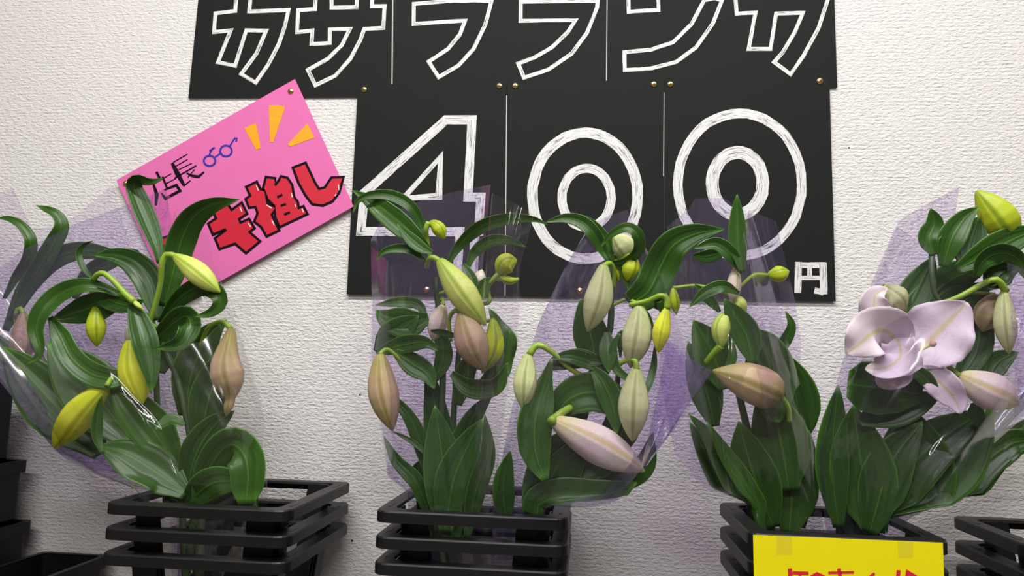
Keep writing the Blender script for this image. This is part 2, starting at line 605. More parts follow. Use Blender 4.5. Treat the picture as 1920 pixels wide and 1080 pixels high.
ribbon('digit', wob([(836, 224), (885, 224), (877, 370), (902, 370), (898, 434), (891, 435), (888, 505), (858, 505), (862, 434), (677, 433), (683, 362)], 0.8),
       17, Yb - e, M['white_ink'], low1, True)
ribbon('digit', wob([(826, 295), (823, 369), (757, 371)], 0.8), 13, Yb - e, M['white_ink'], low1, True)
ribbon('digit', wob(oval(1097, 367, 96, 122), 0.7), 20, Yb - e, M['white_ink'], low2, True)
ribbon('digit', wob(oval(1100, 371, 45, 57), 0.6), 17, Yb - e, M['white_ink'], low2, True)
ribbon('digit', wob(oval(1387, 346, 113, 138), 0.7), 18, Yb - e, M['white_ink'], low3, True)
ribbon('digit', wob(oval(1383, 344, 46, 60), 0.6), 24, Yb - e, M['white_ink'], low3, True)
for pts, w_ in (([(1497, 491), (1496, 549)], 13), ([(1491, 497), (1549, 497)], 11), ([(1543, 493), (1545, 552)], 14), ([(1527, 545), (1544, 548)], 12),
                ([(1518, 497), (1518, 521)], 9), ([(1497, 521), (1543, 521)], 8)):
    ribbon('yen_stroke', pts, w_, Yb - e * (1 + 0.3 * random.random()), M['white_ink'], low3)

Yp = -0.0105
pink = sheet('pink_sign', [(218, 338), (328, 575), (663, 387), (553, 148)], Yp, 0.001, M['pink'],
             'tilted pink paper sign with red and black hand lettering and amber rays', 'sign')


def c4(pts, ox=200, oy=260, s=4.0):
    return [(x / s + ox, y / s + oy) for x, y in pts]


CHI = c4([(905, 500), (935, 545), (1010, 490), (1045, 560), (985, 600), (1000, 640), (1065, 610), (1100, 670), (1060, 700), (1140, 770), (1045, 850),
          (965, 780), (850, 820), (820, 750), (900, 690), (890, 672), (800, 712), (770, 640), (830, 600), (806, 550), (850, 500)])
OS1 = c4([(1055, 365), (1122, 332), (1150, 385), (1185, 395), (1200, 490), (1265, 520), (1230, 570), (1285, 685), (1202, 725), (1165, 660), (1115, 620),
          (1140, 560), (1120, 505), (1072, 510), (1050, 455), (1085, 430)])
OS2 = c4([(1200, 295), (1258, 303), (1266, 350), (1310, 290), (1352, 300), (1385, 350), (1392, 395), (1400, 440), (1428, 480), (1435, 530), (1472, 515),
          (1497, 562), (1300, 655), (1272, 590), (1262, 500), (1212, 450), (1180, 370)])
SHI = c4([(1405, 222), (1488, 190), (1560, 340), (1590, 385), (1640, 372), (1690, 298), (1768, 295), (1738, 400), (1690, 465), (1620, 495), (1545, 485), (1495, 420), (1445, 330)])
II = c4([(405, 757), (492, 728), (505, 830), (525, 985), (440, 925), (430, 800)])
for k in (CHI, OS1, OS2, SHI, II):
    patch('letter_outline', grow(k, 4.2), Yp - 0.0004, M['black_ink'], pink)
    patch('letter', grow(k, -0.6), Yp - 0.0008, M['red_ink'], pink)
for k in ([(1278, 440), (1318, 420)], [(1305, 503), (1345, 490)], [(1330, 570), (1375, 552)], [(1262, 350), (1300, 300)]):
    ribbon('letter_mark', c4(k), 4.5, Yp - 0.0011, M['black_ink'], pink)
for k in ([(1000, 512), (1014, 548)], [(1062, 632), (1080, 662)], [(1122, 352), (1138, 390)], [(1200, 498), (1238, 522)], [(1238, 610), (1258, 650)], [(1386, 410), (1392, 440)],
          [(1412, 490), (1420, 512)], [(1466, 525), (1476, 552)], [(1738, 345), (1742, 385)], [(1712, 430), (1722, 415)]):
    ribbon('highlight_tick', c4(k), 1.8, Yp - 0.0012, M['white_gel'], pink)
for k, w_ in (([(372, 248), (400, 300)], 6), ([(352, 345), (376, 420), (368, 500)], 5), ([(345, 345), (485, 262)], 2.2), ([(418, 285), (455, 375)], 5), ([(440, 340), (520, 298)], 2.2),
              ([(412, 410), (440, 450), (550, 390), (522, 348), (430, 385)], 3.6),
              ([(490, 182), (530, 260), (580, 350)], 6.5), ([(498, 178), (605, 116)], 2.4), ([(518, 206), (606, 156)], 2.2), ([(540, 232), (640, 184)], 2.2),
              ([(510, 296), (672, 202)], 3.2), ([(576, 356), (628, 314)], 3.0), ([(598, 258), (640, 278), (690, 285), (730, 250)], 3.4), ([(608, 290), (660, 230)], 2.2)):
    ribbon('pen_stroke', c4(k), w_ * 1.5, Yp - 0.0005, M['black_ink'], pink, taper=True)
ribbon('glasses_doodle', c4(oval(772, 166, 42, 40, 24)), 3.6, Yp - 0.0005, M['blue_ink'], pink, True)
ribbon('glasses_doodle', c4(oval(895, 92, 42, 42, 24)), 3.6, Yp - 0.0005, M['blue_ink'], pink, True)
for k in ([(812, 138), (852, 112)], [(770, 92), (800, 70), (812, 70)], [(770, 122), (782, 92), (800, 72)], [(924, 55), (950, 12), (962, -4), (976, -2), (970, 22)]):
    ribbon('glasses_doodle', c4(k), 3.0, Yp - 0.0005, M['blue_ink'], pink)
for k in ([(458, 240), (480, 231), (489, 278), (480, 281)], [(504, 198), (520, 197), (535, 200), (512, 267), (506, 266)], [(576, 231), (590, 258), (544, 275), (539, 271)]):
    patch('ray', k, Yp - 0.0005, M['gold_ink'], pink)


def pin(px, py, Y, label):
    c = P(px, py, Y)
    prof = [(0.0001, -0.0032), (0.0030, -0.0029), (0.0052, -0.0020), (0.0062, -0.0008), (0.0064, 0.0), (0.0009, 0.0), (0.0008, 0.004)]
    v, f, n = [], [], 20
    for r, y in prof:
        for k in range(n):
            t = 2 * math.pi * k / n
            v.append(c + Vector((r * math.cos(t), y, r * math.sin(t))))
    for i in range(len(prof) - 1):
        for k in range(n):
            k2 = (k + 1) % n
            f.append((i * n + k, i * n + k2, (i + 1) * n + k2, (i + 1) * n + k))
    f.append(tuple(range(n)))
    f.append(tuple(reversed(range((len(prof) - 1) * n, len(prof) * n))))
    return tag(mk('drawing_pin', v, f, M['brass'], None, c), label, 'pin', 'brass drawing pins')


pin(545, 171, Yp, 'brass drawing pin in the raised corner of the pink sign')
pin(236, 344, Yp, 'brass drawing pin in the lowered corner of the pink sign')
pin(683, 168, Yb, 'brass drawing pin at the outer corner of the digit four sheet')
pin(936, 161, Yb, 'brass drawing pin on the digit four sheet beside the seam')
pin(966, 161, Yb, 'brass drawing pin on the middle zero sheet next to the four')
pin(1226, 158, Yb, 'brass drawing pin on the middle zero sheet next to the yen sheet')
pin(1257, 158, Yb, 'brass drawing pin on the yen sheet beside the seam')
pin(1537, 152, Yb, 'brass drawing pin at the outer corner of the yen sheet')
pin(800, 543, Yb, 'brass drawing pin at the foot of the digit four sheet')
pin(1087, 545, Yb, 'brass drawing pin at the foot of the middle zero sheet')


# ------------------------------------------------------------------ stacked crates
def rrect(x0, x1, y0, y1, r, z, k=5):
    out = []
    for cx, cy, a in ((x1 - r, y1 - r, 0), (x0 + r, y1 - r, 90), (x0 + r, y0 + r, 180), (x1 - r, y0 + r, 270)):
        for i in range(k + 1):
            t = math.radians(a + 90 * i / k)
            out.append((cx + r * math.cos(t), cy + r * math.sin(t), z))
    return out


def crate_meshes(w, d, Hc):
    """local meshes of one crate, origin at the centre of the rim's top"""
    hw, hd = w / 2, d / 2
    rim = Mb()
    rh = 0.0165
    loops = [rrect(-hw + .0015, hw - .0015, -hd + .0015, hd - .0015, .020, 0), rrect(-hw, hw, -hd, hd, .021, -.0022), rrect(-hw, hw, -hd, hd, .021, -rh),
             rrect(-hw + .003, hw - .003, -hd + .003, hd - .003, .019, -rh), rrect(-hw + .003, hw - .003, -hd + .003, hd - .003, .019, -.004),
             rrect(-hw + .025, hw - .025, -hd + .025, hd - .025, .015, -.004), rrect(-hw + .0235, hw - .0235, -hd + .0235, hd - .0235, .016, 0)]
    rim.band(loops)
    parts = [('rim', rim, 'crate')]
    # body: four corner walls, tapering, joined by a foot tray
    t = 0.0022
    slope = 0.105
    post = 0.047

    def corner(sx, sy):
        m = Mb()
        lo = []
        for z in (-.003, -.06, -.15):
            ins = .026 - z * slope
            ax, ay = hw - ins, hd - ins
            q = [(ax - post, ay), (ax - .016, ay), (ax - .005, ay - .005), (ax, ay - .016), (ax, ay - post),
                 (ax - t, ay - post), (ax - t, ay - .017), (ax - .005 - t, ay - .005 - t), (ax - .017, ay - t), (ax - post, ay - t)]
            q = [(x * sx, y * sy, z) for x, y in q]
            if sx * sy < 0:
                q.reverse()
            lo.append(q)
        m.prism(lo[2], lo[1])
        m.prism(lo[1], lo[0])
        return m
    for sx in (-1, 1):
        for sy in (-1, 1):
            parts.append(('corner_wall', corner(sx, sy), 'crate'))
    tray = Mb()

    def ring(z, off=0.0):
        ins = .026 - z * slope + off
        return rrect(-hw + ins, hw - ins, -hd + ins, hd - ins, .024, z)
    tray.band([ring(-.15), ring(-Hc), ring(-Hc, t), ring(-.15, t)])
    parts.append(('tray', tray, 'crate'))
    floor_ = Mb().prism(ring(-Hc, t), ring(-Hc + .003, t))
    parts.append(('crate_floor', floor_, 'crate'))
    for sx in (-1, 1):
        for sy in (-1, 1):
            x, y = sx * (hw - .012), sy * (hd - .052)
            parts.append(('slot', Mb().box((x - .003, y - .014, -.0008), (x + .003, y + .014, .0004)), 'crate'))
    return parts


CR = 0.0365


def crate_stack(fl, fr, Yf, d, n, labels, cat='crate', group=None, top_h=None):
    """n nested crates; fl and fr are the pixels of the front top corners of the uppermost rim"""
    a, b = P(*fl, Yf), P(*fr, Yf)
    w = b.x - a.x
    ztop = (a.z + b.z) / 2
    Hc = ztop - CR * (n - 1) - 0.0006
    parts = crate_meshes(w, d, Hc)
    cx, cy = (a.x + b.x) / 2, Yf + d / 2
    data = []
    for nm, m, mt in parts:
        me = bpy.data.meshes.new(nm)
        me.from_pydata(m.v, [], m.f)
        me.materials.append(M[mt])
        me.validate()
        bm = bmesh.new()
        bm.from_mesh(me)
        bmesh.ops.recalc_face_normals(bm, faces=bm.faces)
        bm.to_mesh(me)
        bm.free()
        data.append((nm, me))
    for i in range(n):
        root = empty('plastic_crate', (cx, cy, ztop - CR * i), labels[i], cat, group)
        for nm, me in data:
            o = bpy.data.objects.new(nm, me)
            COL.objects.link(o)
            o.parent = root
    return (a.x, b.x, Yf, Yf + d, ztop)


def stack_labels(where):
    return ['black open crate on top of the nested stack ' + where,
            'black open crate second from the top of the stack ' + where,
            'black open crate at the bottom of the nested stack ' + where]


SA_ = crate_stack((191, 946), (541, 955), -0.325, 0.295, 3, stack_labels('below the pink sign'), group='nested black crates')
SB_ = crate_stack((701, 957), (1065, 974), -0.315, 0.285, 3, stack_labels('under the digit four sheet'), group='nested black crates')
SC_ = crate_stack((1406, 1001), (1788, 1017), -0.375, 0.240, 3, stack_labels('carrying the yellow card'), group='nested black crates')
SD_ = crate_stack((1925, 1023), (2290, 1040), -0.330, 0.210, 3, stack_labels('standing beyond the yellow card'), group='nested black crates')



# tall deep crates at the edge of the display
def tall_crate(xr, y0, y1, Yf, depth, w, label):
    """deep ribbed crate: xr = pixel of its right edge, y0..y1 = pixel rows of its top and foot"""
    a, b = P(xr, y0, Yf + depth), P(xr, y1, Yf + depth)
    x1, z1, z0 = a.x, a.z, max(b.z, 0.0006)
    x0 = x1 - w
    root = empty('storage_crate', ((x0 + x1) / 2, Yf + depth / 2, z0), label, 'crate', 'tall black crates')
    m = Mb()
    lip = .022
    ins = .006
    t = .004
    m.band([rrect(x0 + ins, x1 - ins, Yf + ins, Yf + depth - ins, .012, z0), rrect(x0 + ins, x1 - ins, Yf + ins, Yf + depth - ins, .012, z1 - .004),
            rrect(x0 + ins + t, x1 - ins - t, Yf + ins + t, Yf + depth - ins - t, .010, z1 - .004), rrect(x0 + ins + t, x1 - ins - t, Yf + ins + t, Yf + depth - ins - t, .010, z0)])
    mk('body', m.v, m.f, M['crate'], root, org(root), smooth=False)
    m = Mb().prism(rrect(x0 + ins, x1 - ins, Yf + ins, Yf + depth - ins, .012, z0), rrect(x0 + ins, x1 - ins, Yf + ins, Yf + depth - ins, .012, z0 + .004))
    mk('crate_floor', m.v, m.f, M['crate'], root, org(root), smooth=False)
    m = Mb()
    m.band([rrect(x0, x1, Yf, Yf + depth, .012, z1), rrect(x0, x1, Yf, Yf + depth, .012, z1 - lip), rrect(x0 + ins, x1 - ins, Yf + ins, Yf + depth - ins, .010, z1 - lip),
            rrect(x0 + ins + t, x1 - ins - t, Yf + ins + t, Yf + depth - ins - t, .010, z1)])
    mk('rim', m.v, m.f, M['crate'], root, org(root), smooth=False)
    zz = z1 - lip
    for k in range(2):
        xx = x1 - .016 - .028 * k
        m = Mb().box((xx - .004, Yf + .001, z0 + .004), (xx + .004, Yf + ins + .001, zz))
        mk('upright_rib', m.v, m.f, M['crate'], root, org(root), smooth=False)
    nr = max(1, int((zz - z0) / .045))
    for k in range(nr):
        z = z0 + (zz - z0) * (k + .5) / nr
        m = Mb().box((x0 + .012, Yf + .0025, z - .003), (x1 - .05, Yf + ins + .001, z + .003))
        mk('cross_rib', m.v, m.f, M['crate'], root, org(root), smooth=False)
    return root


tall_crate(64, 975, 1400, -0.30, 0.27, 0.30, 'widest tall black crate at the foot of the leaning pile by the purple wrap')
tall_crate(206, 1040, 1400, -0.30, 0.27, 0.135, 'low solid black crate standing between the tall pile and the flower crates')
tall_crate(56, 862, 974, -0.292, 0.25, 0.30, 'black ribbed crate stacked in the middle of the tall pile')
tall_crate(45, 690, 861, -0.284, 0.23, 0.30, 'black crate on top of the tall pile, partly behind purple wrap')

# yellow card taped to the flower crates
Yy = -0.3765
yel = sheet('yellow_card', [(1412, 1003), (1417, 1255), (1776, 1268), (1768, 1018)], Yy, 0.0009, M['yellow'],
            'bright yellow card with red hand lettering taped to a black crate', 'sign')
for k, w_ in (([(1481, 1066), (1484, 1112)], 8), ([(1486, 1074), (1516, 1075)], 6), ([(1519, 1083), (1532, 1076), (1547, 1083), (1544, 1108)], 6.5), ([(1500, 1078), (1499, 1110)], 6),
              ([(1573, 1066), (1579, 1105)], 7), ([(1553, 1074), (1601, 1073)], 4.5), ([(1640, 1075), (1622, 1088), (1640, 1108)], 5), ([(1685, 1069), (1681, 1112)], 7.5),
              ([(1697, 1108), (1702, 1073), (1719, 1083), (1718, 1110)], 7)):
    ribbon('letter', k, w_, Yy - 0.0004, M['red_ink'], yel, taper=False)
for q in ([(1455, 1001), (1484, 1003), (1485, 1040), (1456, 1039)], [(1683, 1012), (1712, 1014), (1712, 1046), (1684, 1045)]):
    patch('tape', q, Yy - 0.0006, M['tape'], yel)


# ------------------------------------------------------------------ bouquets
def at(p, Yc):
    """(px, py, cm) -> world, cm counted from the bouquet's middle plane, minus = towards the shop"""
    return P(p[0], p[1], Yc + (p[2] if len(p) > 2 else 0.0) / 100.0)


LEAF_W = [(0, .30), (.08, .45), (.2, .74), (.35, .96), (.48, 1.0), (.62, .9), (.76, .68), (.88, .40), (.95, .19), (1, .02)]
PETAL_W = [(0, .25), (.12, .42), (.28, .78), (.45, 1.0), (.6, .98), (.75, .8), (.88, .5), (.96, .25), (1, .05)]


def blade(name, pts, w, Yc, parent, mat, roll=0.0, cup=0.18, wave=0.0, twist=0.0, prof=LEAF_W, n=28, across=14, solid=0.0006, pleat=0.035):
    pts3 = [at(p, Yc) for p in pts]
    c = catmull(pts3, n)
    bx = box_of(parent)
    if bx:
        c = [hold(p, bx, 0.010) for p in c]
    ymid = sum(p.y for p in c) / n
    wm = w * pxm(ymid) / 2
    v, f, uv = [], [], []
    ph = random.uniform(0, 6.28)
    prev = None
    for i, p in enumerate(c):
        t = i / (n - 1)
        T = (c[min(i + 1, n - 1)] - c[max(i - 1, 0)]).normalized()
        V = (p - CAM).normalized()
        S = T.cross(V)
        if S.length < 0.15 and prev is not None:
            S = prev - T * prev.dot(T)
        S.normalize()
        if prev is not None and S.dot(prev) < 0:
            S = -S
        if prev is not None:
            S = (S * 0.6 + (prev - T * prev.dot(T)) * 0.4).normalized()
        prev = S.copy()
        R = Matrix.Rotation(math.radians(roll + twist * (t - .5)), 3, T)
        S2 = R @ S
        N = T.cross(S2).normalized()
        if N.dot(V) > 0:
            N = -N
        hw = wm * interp(prof, t)
        for k in range(across + 1):
            s = 2 * k / across - 1
            h = -cup * hw * (1 - abs(s) ** 1.3) + wave * hw * math.sin(t * 17 + ph + (1.6 if s > 0 else 0)) * s * s
            h += pleat * hw * math.cos(s * 11.0) * (1 - abs(s)) * min(1, 6 * t)
            v.append(p + S2 * (hw * s) + N * h)
            uv.append((k / across, t))
    for i in range(n - 1):
        for k in range(across):
            a = i * (across + 1) + k
            f.append((a, a + 1, a + across + 2, a + across + 1))
    return mk(name, v, f, mat, parent, org(parent), uv, True, solid)


STEMS = {}
BUD_A = [(0, .26), (.05, .42), (.15, .62), (.3, .86), (.45, .99), (.55, 1.0), (.7, .86), (.82, .62), (.92, .34), (.97, .17), (1, .05)]
BUD_B = [(0, .20), (.06, .30), (.18, .44), (.34, .66), (.5, .90), (.62, 1.0), (.74, .93), (.84, .66), (.92, .32), (.97, .18), (1, .05)]


def bud(pts, w, Yc, parent, mat, stalk=None, sw=9, prof=BUD_A, spin=0.0, stalk_mat='stalk'):
    """pts from the stalk end to the tip"""
    n, seg = 26, 36
    c = catmull([at(p, Yc) for p in pts], n)
    wm = w * pxm(c[n // 2].y) / 2
    v, f, uv = [], [], []
    for i, p in enumerate(c):
        t = i / (n - 1)
        T = (c[min(i + 1, n - 1)] - c[max(i - 1, 0)]).normalized()
        V = (p - CAM).normalized()
        A = T.cross(V).normalized()
        B = T.cross(A).normalized()
        if B.dot(V) > 0:
            B = -B
        r = wm * interp(prof, t)
        for k in range(seg + 1):
            th = 2 * math.pi * k / seg
            fr = (k / seg * 3) % 1.0
            g = abs(fr - 0.5) * 2                      # 0 in the groove, 1 on the ridge between
            rr = r * (0.90 + 0.10 * min(1, g / 0.16) + 0.05 * math.cos(2 * math.pi * (fr * 2)) * 0.6)
            v.append(p + A * (rr * math.cos(th + spin)) + B * (rr * math.sin(th + spin)))
            uv.append((k / seg, t))
    for i in range(n - 1):
        for k in range(seg):
            a = i * (seg + 1) + k
            f.append((a, a + 1, a + seg + 2, a + seg + 1))
    o = mk('bud', v, f, M[mat], parent, org(parent), uv)
    if stalk:
        r = sw * pxm(Yc) / 2
        st = [at(p, Yc) for p in stalk]
        tube('stalk', st, [(0, r * .85), (.6, r * .9), (1, r * 1.15)], M[stalk_mat], o)
    elif STEMS.get(parent.name):
        # no stalk in view: run a plain one from the nearest point of the stem
        base = c[0]
        q = min(STEMS[parent.name], key=lambda p: (p - base).length)
        mid = q.lerp(base, 0.55) + Vector((0, 0.008, 0.010))
        r = 6 * pxm(Yc) / 2
        tube('stalk', [q, mid, base], [(0, r), (1, r * 1.2)], M['stalk'], o)
    return o


def poly(pts, n, Yc=0.0):
    """pixel polyline -> n evenly spaced (px, py) samples with soft corners"""
    return resample([Vector((p[0], p[1], 0)) for p in pts], n)


def film(name, left, right, top, bottom, Yc, bulge, mat, parent, nu=84, nv=90, seed=1, folds=12, amp=0.006, lean=0.0, base_b=0.02, skew=0.0):
    """wrapping sheet spanned between four edges; it bulges out of the bouquet's middle plane
    (bulge < 0 towards the shop, > 0 towards the wall) and carries straight creases"""
    rnd = random.Random(seed)
    L, R = poly(left, nv), poly(right, nv)
    T_, B_ = poly(top, nu), poly(bottom, nu)
    cr = []
    for _ in range(folds):
        u0, v0 = rnd.random(), rnd.random()
        a = rnd.gauss(math.pi / 2, 0.38)
        cr.append((u0, v0, math.cos(a), math.sin(a), rnd.uniform(.025, .09), rnd.uniform(-1, 1) * amp, rnd.uniform(.2, .7)))
    for _ in range(folds):
        a = rnd.gauss(math.pi / 2, 0.3)
        cr.append((rnd.random(), rnd.random(), math.cos(a), math.sin(a), rnd.uniform(.016, .03), rnd.uniform(-1, 1) * amp * 0.45, rnd.uniform(.15, .5)))
    v, f, uv = [], [], []
    off = Vector((seed * 3.1, seed * 1.7, 0))
    for j in range(nv):
        tv = j / (nv - 1)
        for i in range(nu):
            u = i / (nu - 1)
            p = (L[j] * (1 - u) + R[j] * u) + (B_[i] * (1 - tv) + T_[i] * tv) - ((L[0] * (1 - u) + R[0] * u) * (1 - tv) + (L[-1] * (1 - u) + R[-1] * u) * tv)
            prof = (1 - abs(2 * u - 1) ** 3.2)
            b = base_b * (1 if bulge > 0 else -1) * prof * (1 - min(1, tv * 2.2)) + bulge * prof * min(1, tv * 2.2) ** 0.8
            Y = Yc + lean * tv + skew * u ** 3 * min(1, tv * 3) + b
            q = Vector((u * 3, tv * 4, 0)) + off
            Y += noise.noise(q) * amp * 1.6 + noise.noise(q * 2.3) * amp * 0.25
            for (u0, v0, cx, cy, wd, am, ext) in cr:
                du, dv = u - u0, tv - v0
                d = abs(-cy * du + cx * dv)
                al = abs(cx * du + cy * dv)
                if d < wd and al < ext:
                    Y += am * (1 - d / wd) * (1 - (al / ext) ** 2)
            Y = min(Y, -0.016)
            v.append(P(p.x, p.y, Y))
            uv.append((u, tv))
    for j in range(nv - 1):
        for i in range(nu - 1):
            a = j * nu + i
            f.append((a, a + 1, a + nu + 1, a + nu))
    return mk(name, v, f, M[mat], parent, org(parent), uv)


def stem(pts, w, Yc, parent):
    r = w * pxm(Yc) / 2
    STEMS.setdefault(parent.name, []).extend(catmull([at(p, Yc) for p in pts], 40))
    return tube('stem', [at(p, Yc) for p in pts], [(0, r * 1.1), (1, r * .75)], M['stem'], parent, 10, 26)


def bouquet(px, py, Y, label, box):
    p = hold(P(px, py, Y), box, 0.02)
    p.z = 0.082
    o = empty('lily_bouquet', p, label, 'flower bouquet', 'wrapped lily bouquets')
    HOLD[o.name] = box
    return o


def leaves(rows, Yc, parent):
    for r in rows:
        kind, w, roll = r[0], r[1], r[2]
        opt = r[4] if len(r) > 4 else {}
        blade('leaf', r[3], w, Yc, parent, M['leaf'], roll, **opt)


# ---- bouquet behind the first one, at the edge
Y0 = -0.115
b0 = bouquet(305, 1190, Y0, 'half hidden lily bouquet in pale film behind the lime budded bouquet', SA_)
leaves([
    ('m', 24, 10, [(8, 560, 0), (30, 520, 0), (52, 488, -1), (58, 452, -2), (42, 424, -2), (18, 410, -2), (-8, 409, -1)]),
    ('m', 36, 15, [(20, 600, 0), (45, 550, 0), (75, 500, -1), (103, 452, -1), (116, 424, -1), (107, 402, -1), (88, 392, -1), (67, 385, 0)]),
    ('m', 42, 0, [(10, 620, 0), (50, 540, 1), (95, 490, 1), (150, 470, 1), (215, 478, 1), (262, 490, 1)]),
    ('d', 34, 0, [(140, 560, 0), (165, 515, 0), (205, 490, 0), (255, 475, 0), (258, 500, 0)]),
    ('d', 60, 0, [(60, 760, 0), (20, 680, 0), (-20, 620, 0)]),
], Y0, b0)
stem([(305, 1190, -3), (275, 1000, -2), (225, 880, 0), (120, 740, 0), (30, 590, 0)], 15, Y0, b0)
bud([(44, 588, 0), (42, 640, 0), (36, 694, 0)], 44, Y0, b0, 'bud_pink', [(30, 640, 1), (30, 590, 0), (38, 578, 0), (44, 590, 0)])
film('wrap', [(285, 1120), (255, 960), (110, 800), (62, 690), (-10, 590), (-120, 480), (-120, 390)], [(330, 1120), (320, 950), (310, 700), (250, 480), (212, 347)],
     [(-120, 390), (0, 362), (25, 352), (60, 430), (120, 420), (212, 347)], [(285, 1120), (330, 1120)], -0.10, 0.04, 'film_front', b0, seed=3, folds=8, amp=0.005)

# ---- bouquet 1: lime buds, below the pink sign
Y1 = -0.20
b1 = bouquet(330, 1180, Y1, 'lily bouquet in lavender film with several lime green buds below the pink sign', SA_)
leaves([
    ('y', 40, 12, [(300, 494, -3), (294, 460, -3), (278, 415, -3), (260, 372, -3), (251, 347, -3), (259, 337, -4), (282, 341, -4), (306, 334, -3)], {'cup': .3}),
    ('m', 56, 8, [(306, 575, -1), (322, 525, -1), (338, 460, -1), (360, 412, -2), (398, 385, -3), (449, 374, -3)], {'cup': .3}),
    ('d', 56, 0, [(296, 600, 0), (280, 530, 0), (252, 494, 0), (215, 479, -1), (174, 479, -2)]),
    ('m', 13, 20, [(180, 528, -2), (158, 505, -3), (148, 478, -3), (155, 461, -3), (175, 451, -3)]),
    ('y', 40, 22, [(226, 553, -4), (190, 538, -5), (150, 535, -6), (108, 552, -6), (76, 585, -7), (66, 618, -7), (74, 650, -7), (70, 670, -7), (46, 683, -7)], {'cup': .35}),
    ('m', 60, -10, [(240, 556, -3), (190, 572, -4), (140, 588, -4), (96, 600, -5)], {'cup': .3}),
    ('m', 46, 5, [(94, 594, -5), (112, 628, -5), (132, 668, -6), (164, 697, -6), (200, 709, -6), (228, 708, -5)], {'cup': .3, 'prof': [(0, .2), (.2, .8), (.5, .95), (.8, 1), (.95, .8), (1, .6)]}),
    ('y', 50, -8, [(246, 566, -5), (257, 592, -6), (270, 632, -7), (279, 672, -7), (284, 708, -7), (283, 738, -7)], {'cup': .3}),
    ('m', 40, 5, [(168, 540, -3), (205, 562, -4), (240, 572, -4), (272, 562, -4)]),
    ('m', 46, 0, [(284, 648, -3), (312, 618, -4), (344, 594, -5), (356, 612, -6), (336, 644, -7), (290, 654, -7)], {'cup': .35}),
    ('m', 40, 10, [(300, 606, -3), (335, 562, -4), (374, 538, -5), (402, 545, -6), (413, 566, -6), (396, 586, -6), (363, 594, -6)], {'cup': .3}),
    ('d', 120, 0, [(250, 830, 3), (175, 735, 3), (90, 640, 3)]),
    ('d', 110, 0, [(190, 850, 3), (95, 750, 3), (5, 650, 3)]),
    ('d', 74, 0, [(375, 830, 0), (392, 745, 0), (418, 680, 0), (442, 640, 0)]),
    ('d', 74, 0, [(345, 780, 1), (362, 690, 1), (392, 630, 1), (425, 600, 1)]),
    ('d', 60, 0, [(300, 700, 1), (318, 630, 1), (345, 570, 1)]),
    ('m', 88, 12, [(350, 925, -3), (295, 885, -4), (235, 850, -5), (184, 836, -5)]),
    ('m', 80, -10, [(335, 880, -2), (285, 805, -3), (240, 755, -4), (205, 716, -4)]),
    ('d', 74, 8, [(370, 950, -2), (392, 880, -3), (430, 835, -4), (462, 865, -5), (462, 945, -5)], {'prof': [(0, .3), (.3, .8), (.6, 1), (.9, .8), (1, .4)]}),
    ('d', 62, 0, [(350, 920, -1), (368, 850, -2), (400, 800, -2), (440, 770, -2)]),
    ('m', 27, 30, [(345, 796, -5), (320, 786, -5), (290, 805, -6)]),
    ('d', 64, 0, [(345, 950, -2), (400, 905, -4), (470, 905, -4)]),
    ('d', 90, 0, [(300, 960, 0), (260, 900, -1), (215, 850, -1)]),
    ('m', 22, 20, [(192, 850, -6), (182, 815, -6), (185, 770, -6), (192, 740, -6)]),
    ('d', 8, 0, [(482, 955, 0), (481, 915, 0), (490, 890, 0), (500, 880, 0)]),
], Y1, b1)
stem([(330, 1190, 2), (365, 960, 1), (360, 840, 0), (335, 720, 0), (312, 660, 0), (292, 615, 0)], 15, Y1, b1)
stem([(310, 1190, 2), (300, 960, 1), (296, 800, 1), (292, 660, 1)], 14, Y1, b1)
bud([(328, 480, -6), (366, 508, -6), (413, 548, -6)], 46, Y1, b1, 'bud_green', [(276, 620, -3), (290, 575, -4), (301, 530, -5), (303, 497, -6), (312, 477, -6), (330, 481, -6)], 11, spin=0.5)
bud([(246, 560, -6), (256, 570, -6), (268, 580, -6)], 10, Y1, b1, 'bud_green', [(176, 524, -5), (184, 514, -6), (196, 513, -6), (214, 528, -6), (236, 552, -6), (252, 566, -6)], 12)
bud([(244, 638, -4), (250, 690, -4), (268, 757, -5)], 58, Y1, b1, 'bud_yellow', spin=0.9)
bud([(200, 722, -5), (150, 775, -4), (101, 840, -2)], 62, Y1, b1, 'bud_yellow', [(262, 700, -3), (240, 690, -4), (214, 704, -5), (200, 724, -6)], spin=0.4)
bud([(434, 616, -3), (424, 680, -3), (432, 738, -3), (424, 780, -3)], 64, Y1, b1, 'bud_pink', [(375, 650, -1), (390, 615, -2), (415, 603, -3), (434, 617, -3)],
    prof=[(0, .22), (.1, .4), (.25, .64), (.4, .9), (.52, 1), (.64, .86), (.74, .5), (.8, .3), (.88, .3), (.95, .2), (1, .04)], spin=0.7)
bud([(180, 575, -3), (180, 610, -3), (182, 650, -3)], 38, Y1, b1, 'bud_lime', spin=0.5)
bud([(262, 590, 0), (258, 620, 0), (240, 650, 0)], 44, Y1, b1, 'bud_white')
film('wrap_back', [(290, 1120), (225, 945), (100, 838), (0, 716), (-90, 600), (-70, 560)], [(340, 1120), (335, 945), (330, 700), (335, 520), (312, 354)],
     [(-70, 560), (40, 470), (140, 420), (240, 383), (312, 354)], [(290, 1120), (340, 1120)], Y1, 0.055, 'film_purple', b1, seed=5, amp=0.005)
film('wrap_front', [(290, 1120), (228, 948), (102, 842), (0, 718), (-90, 600)], [(400, 1120), (502, 948), (499, 790), (474, 690), (440, 575)],
     [(-90, 600), (0, 648), (100, 652), (200, 652), (300, 655), (380, 640), (440, 575)], [(290, 1120), (400, 1120)], Y1, -0.105, 'film_clear', b1, seed=8, folds=18, amp=0.007)
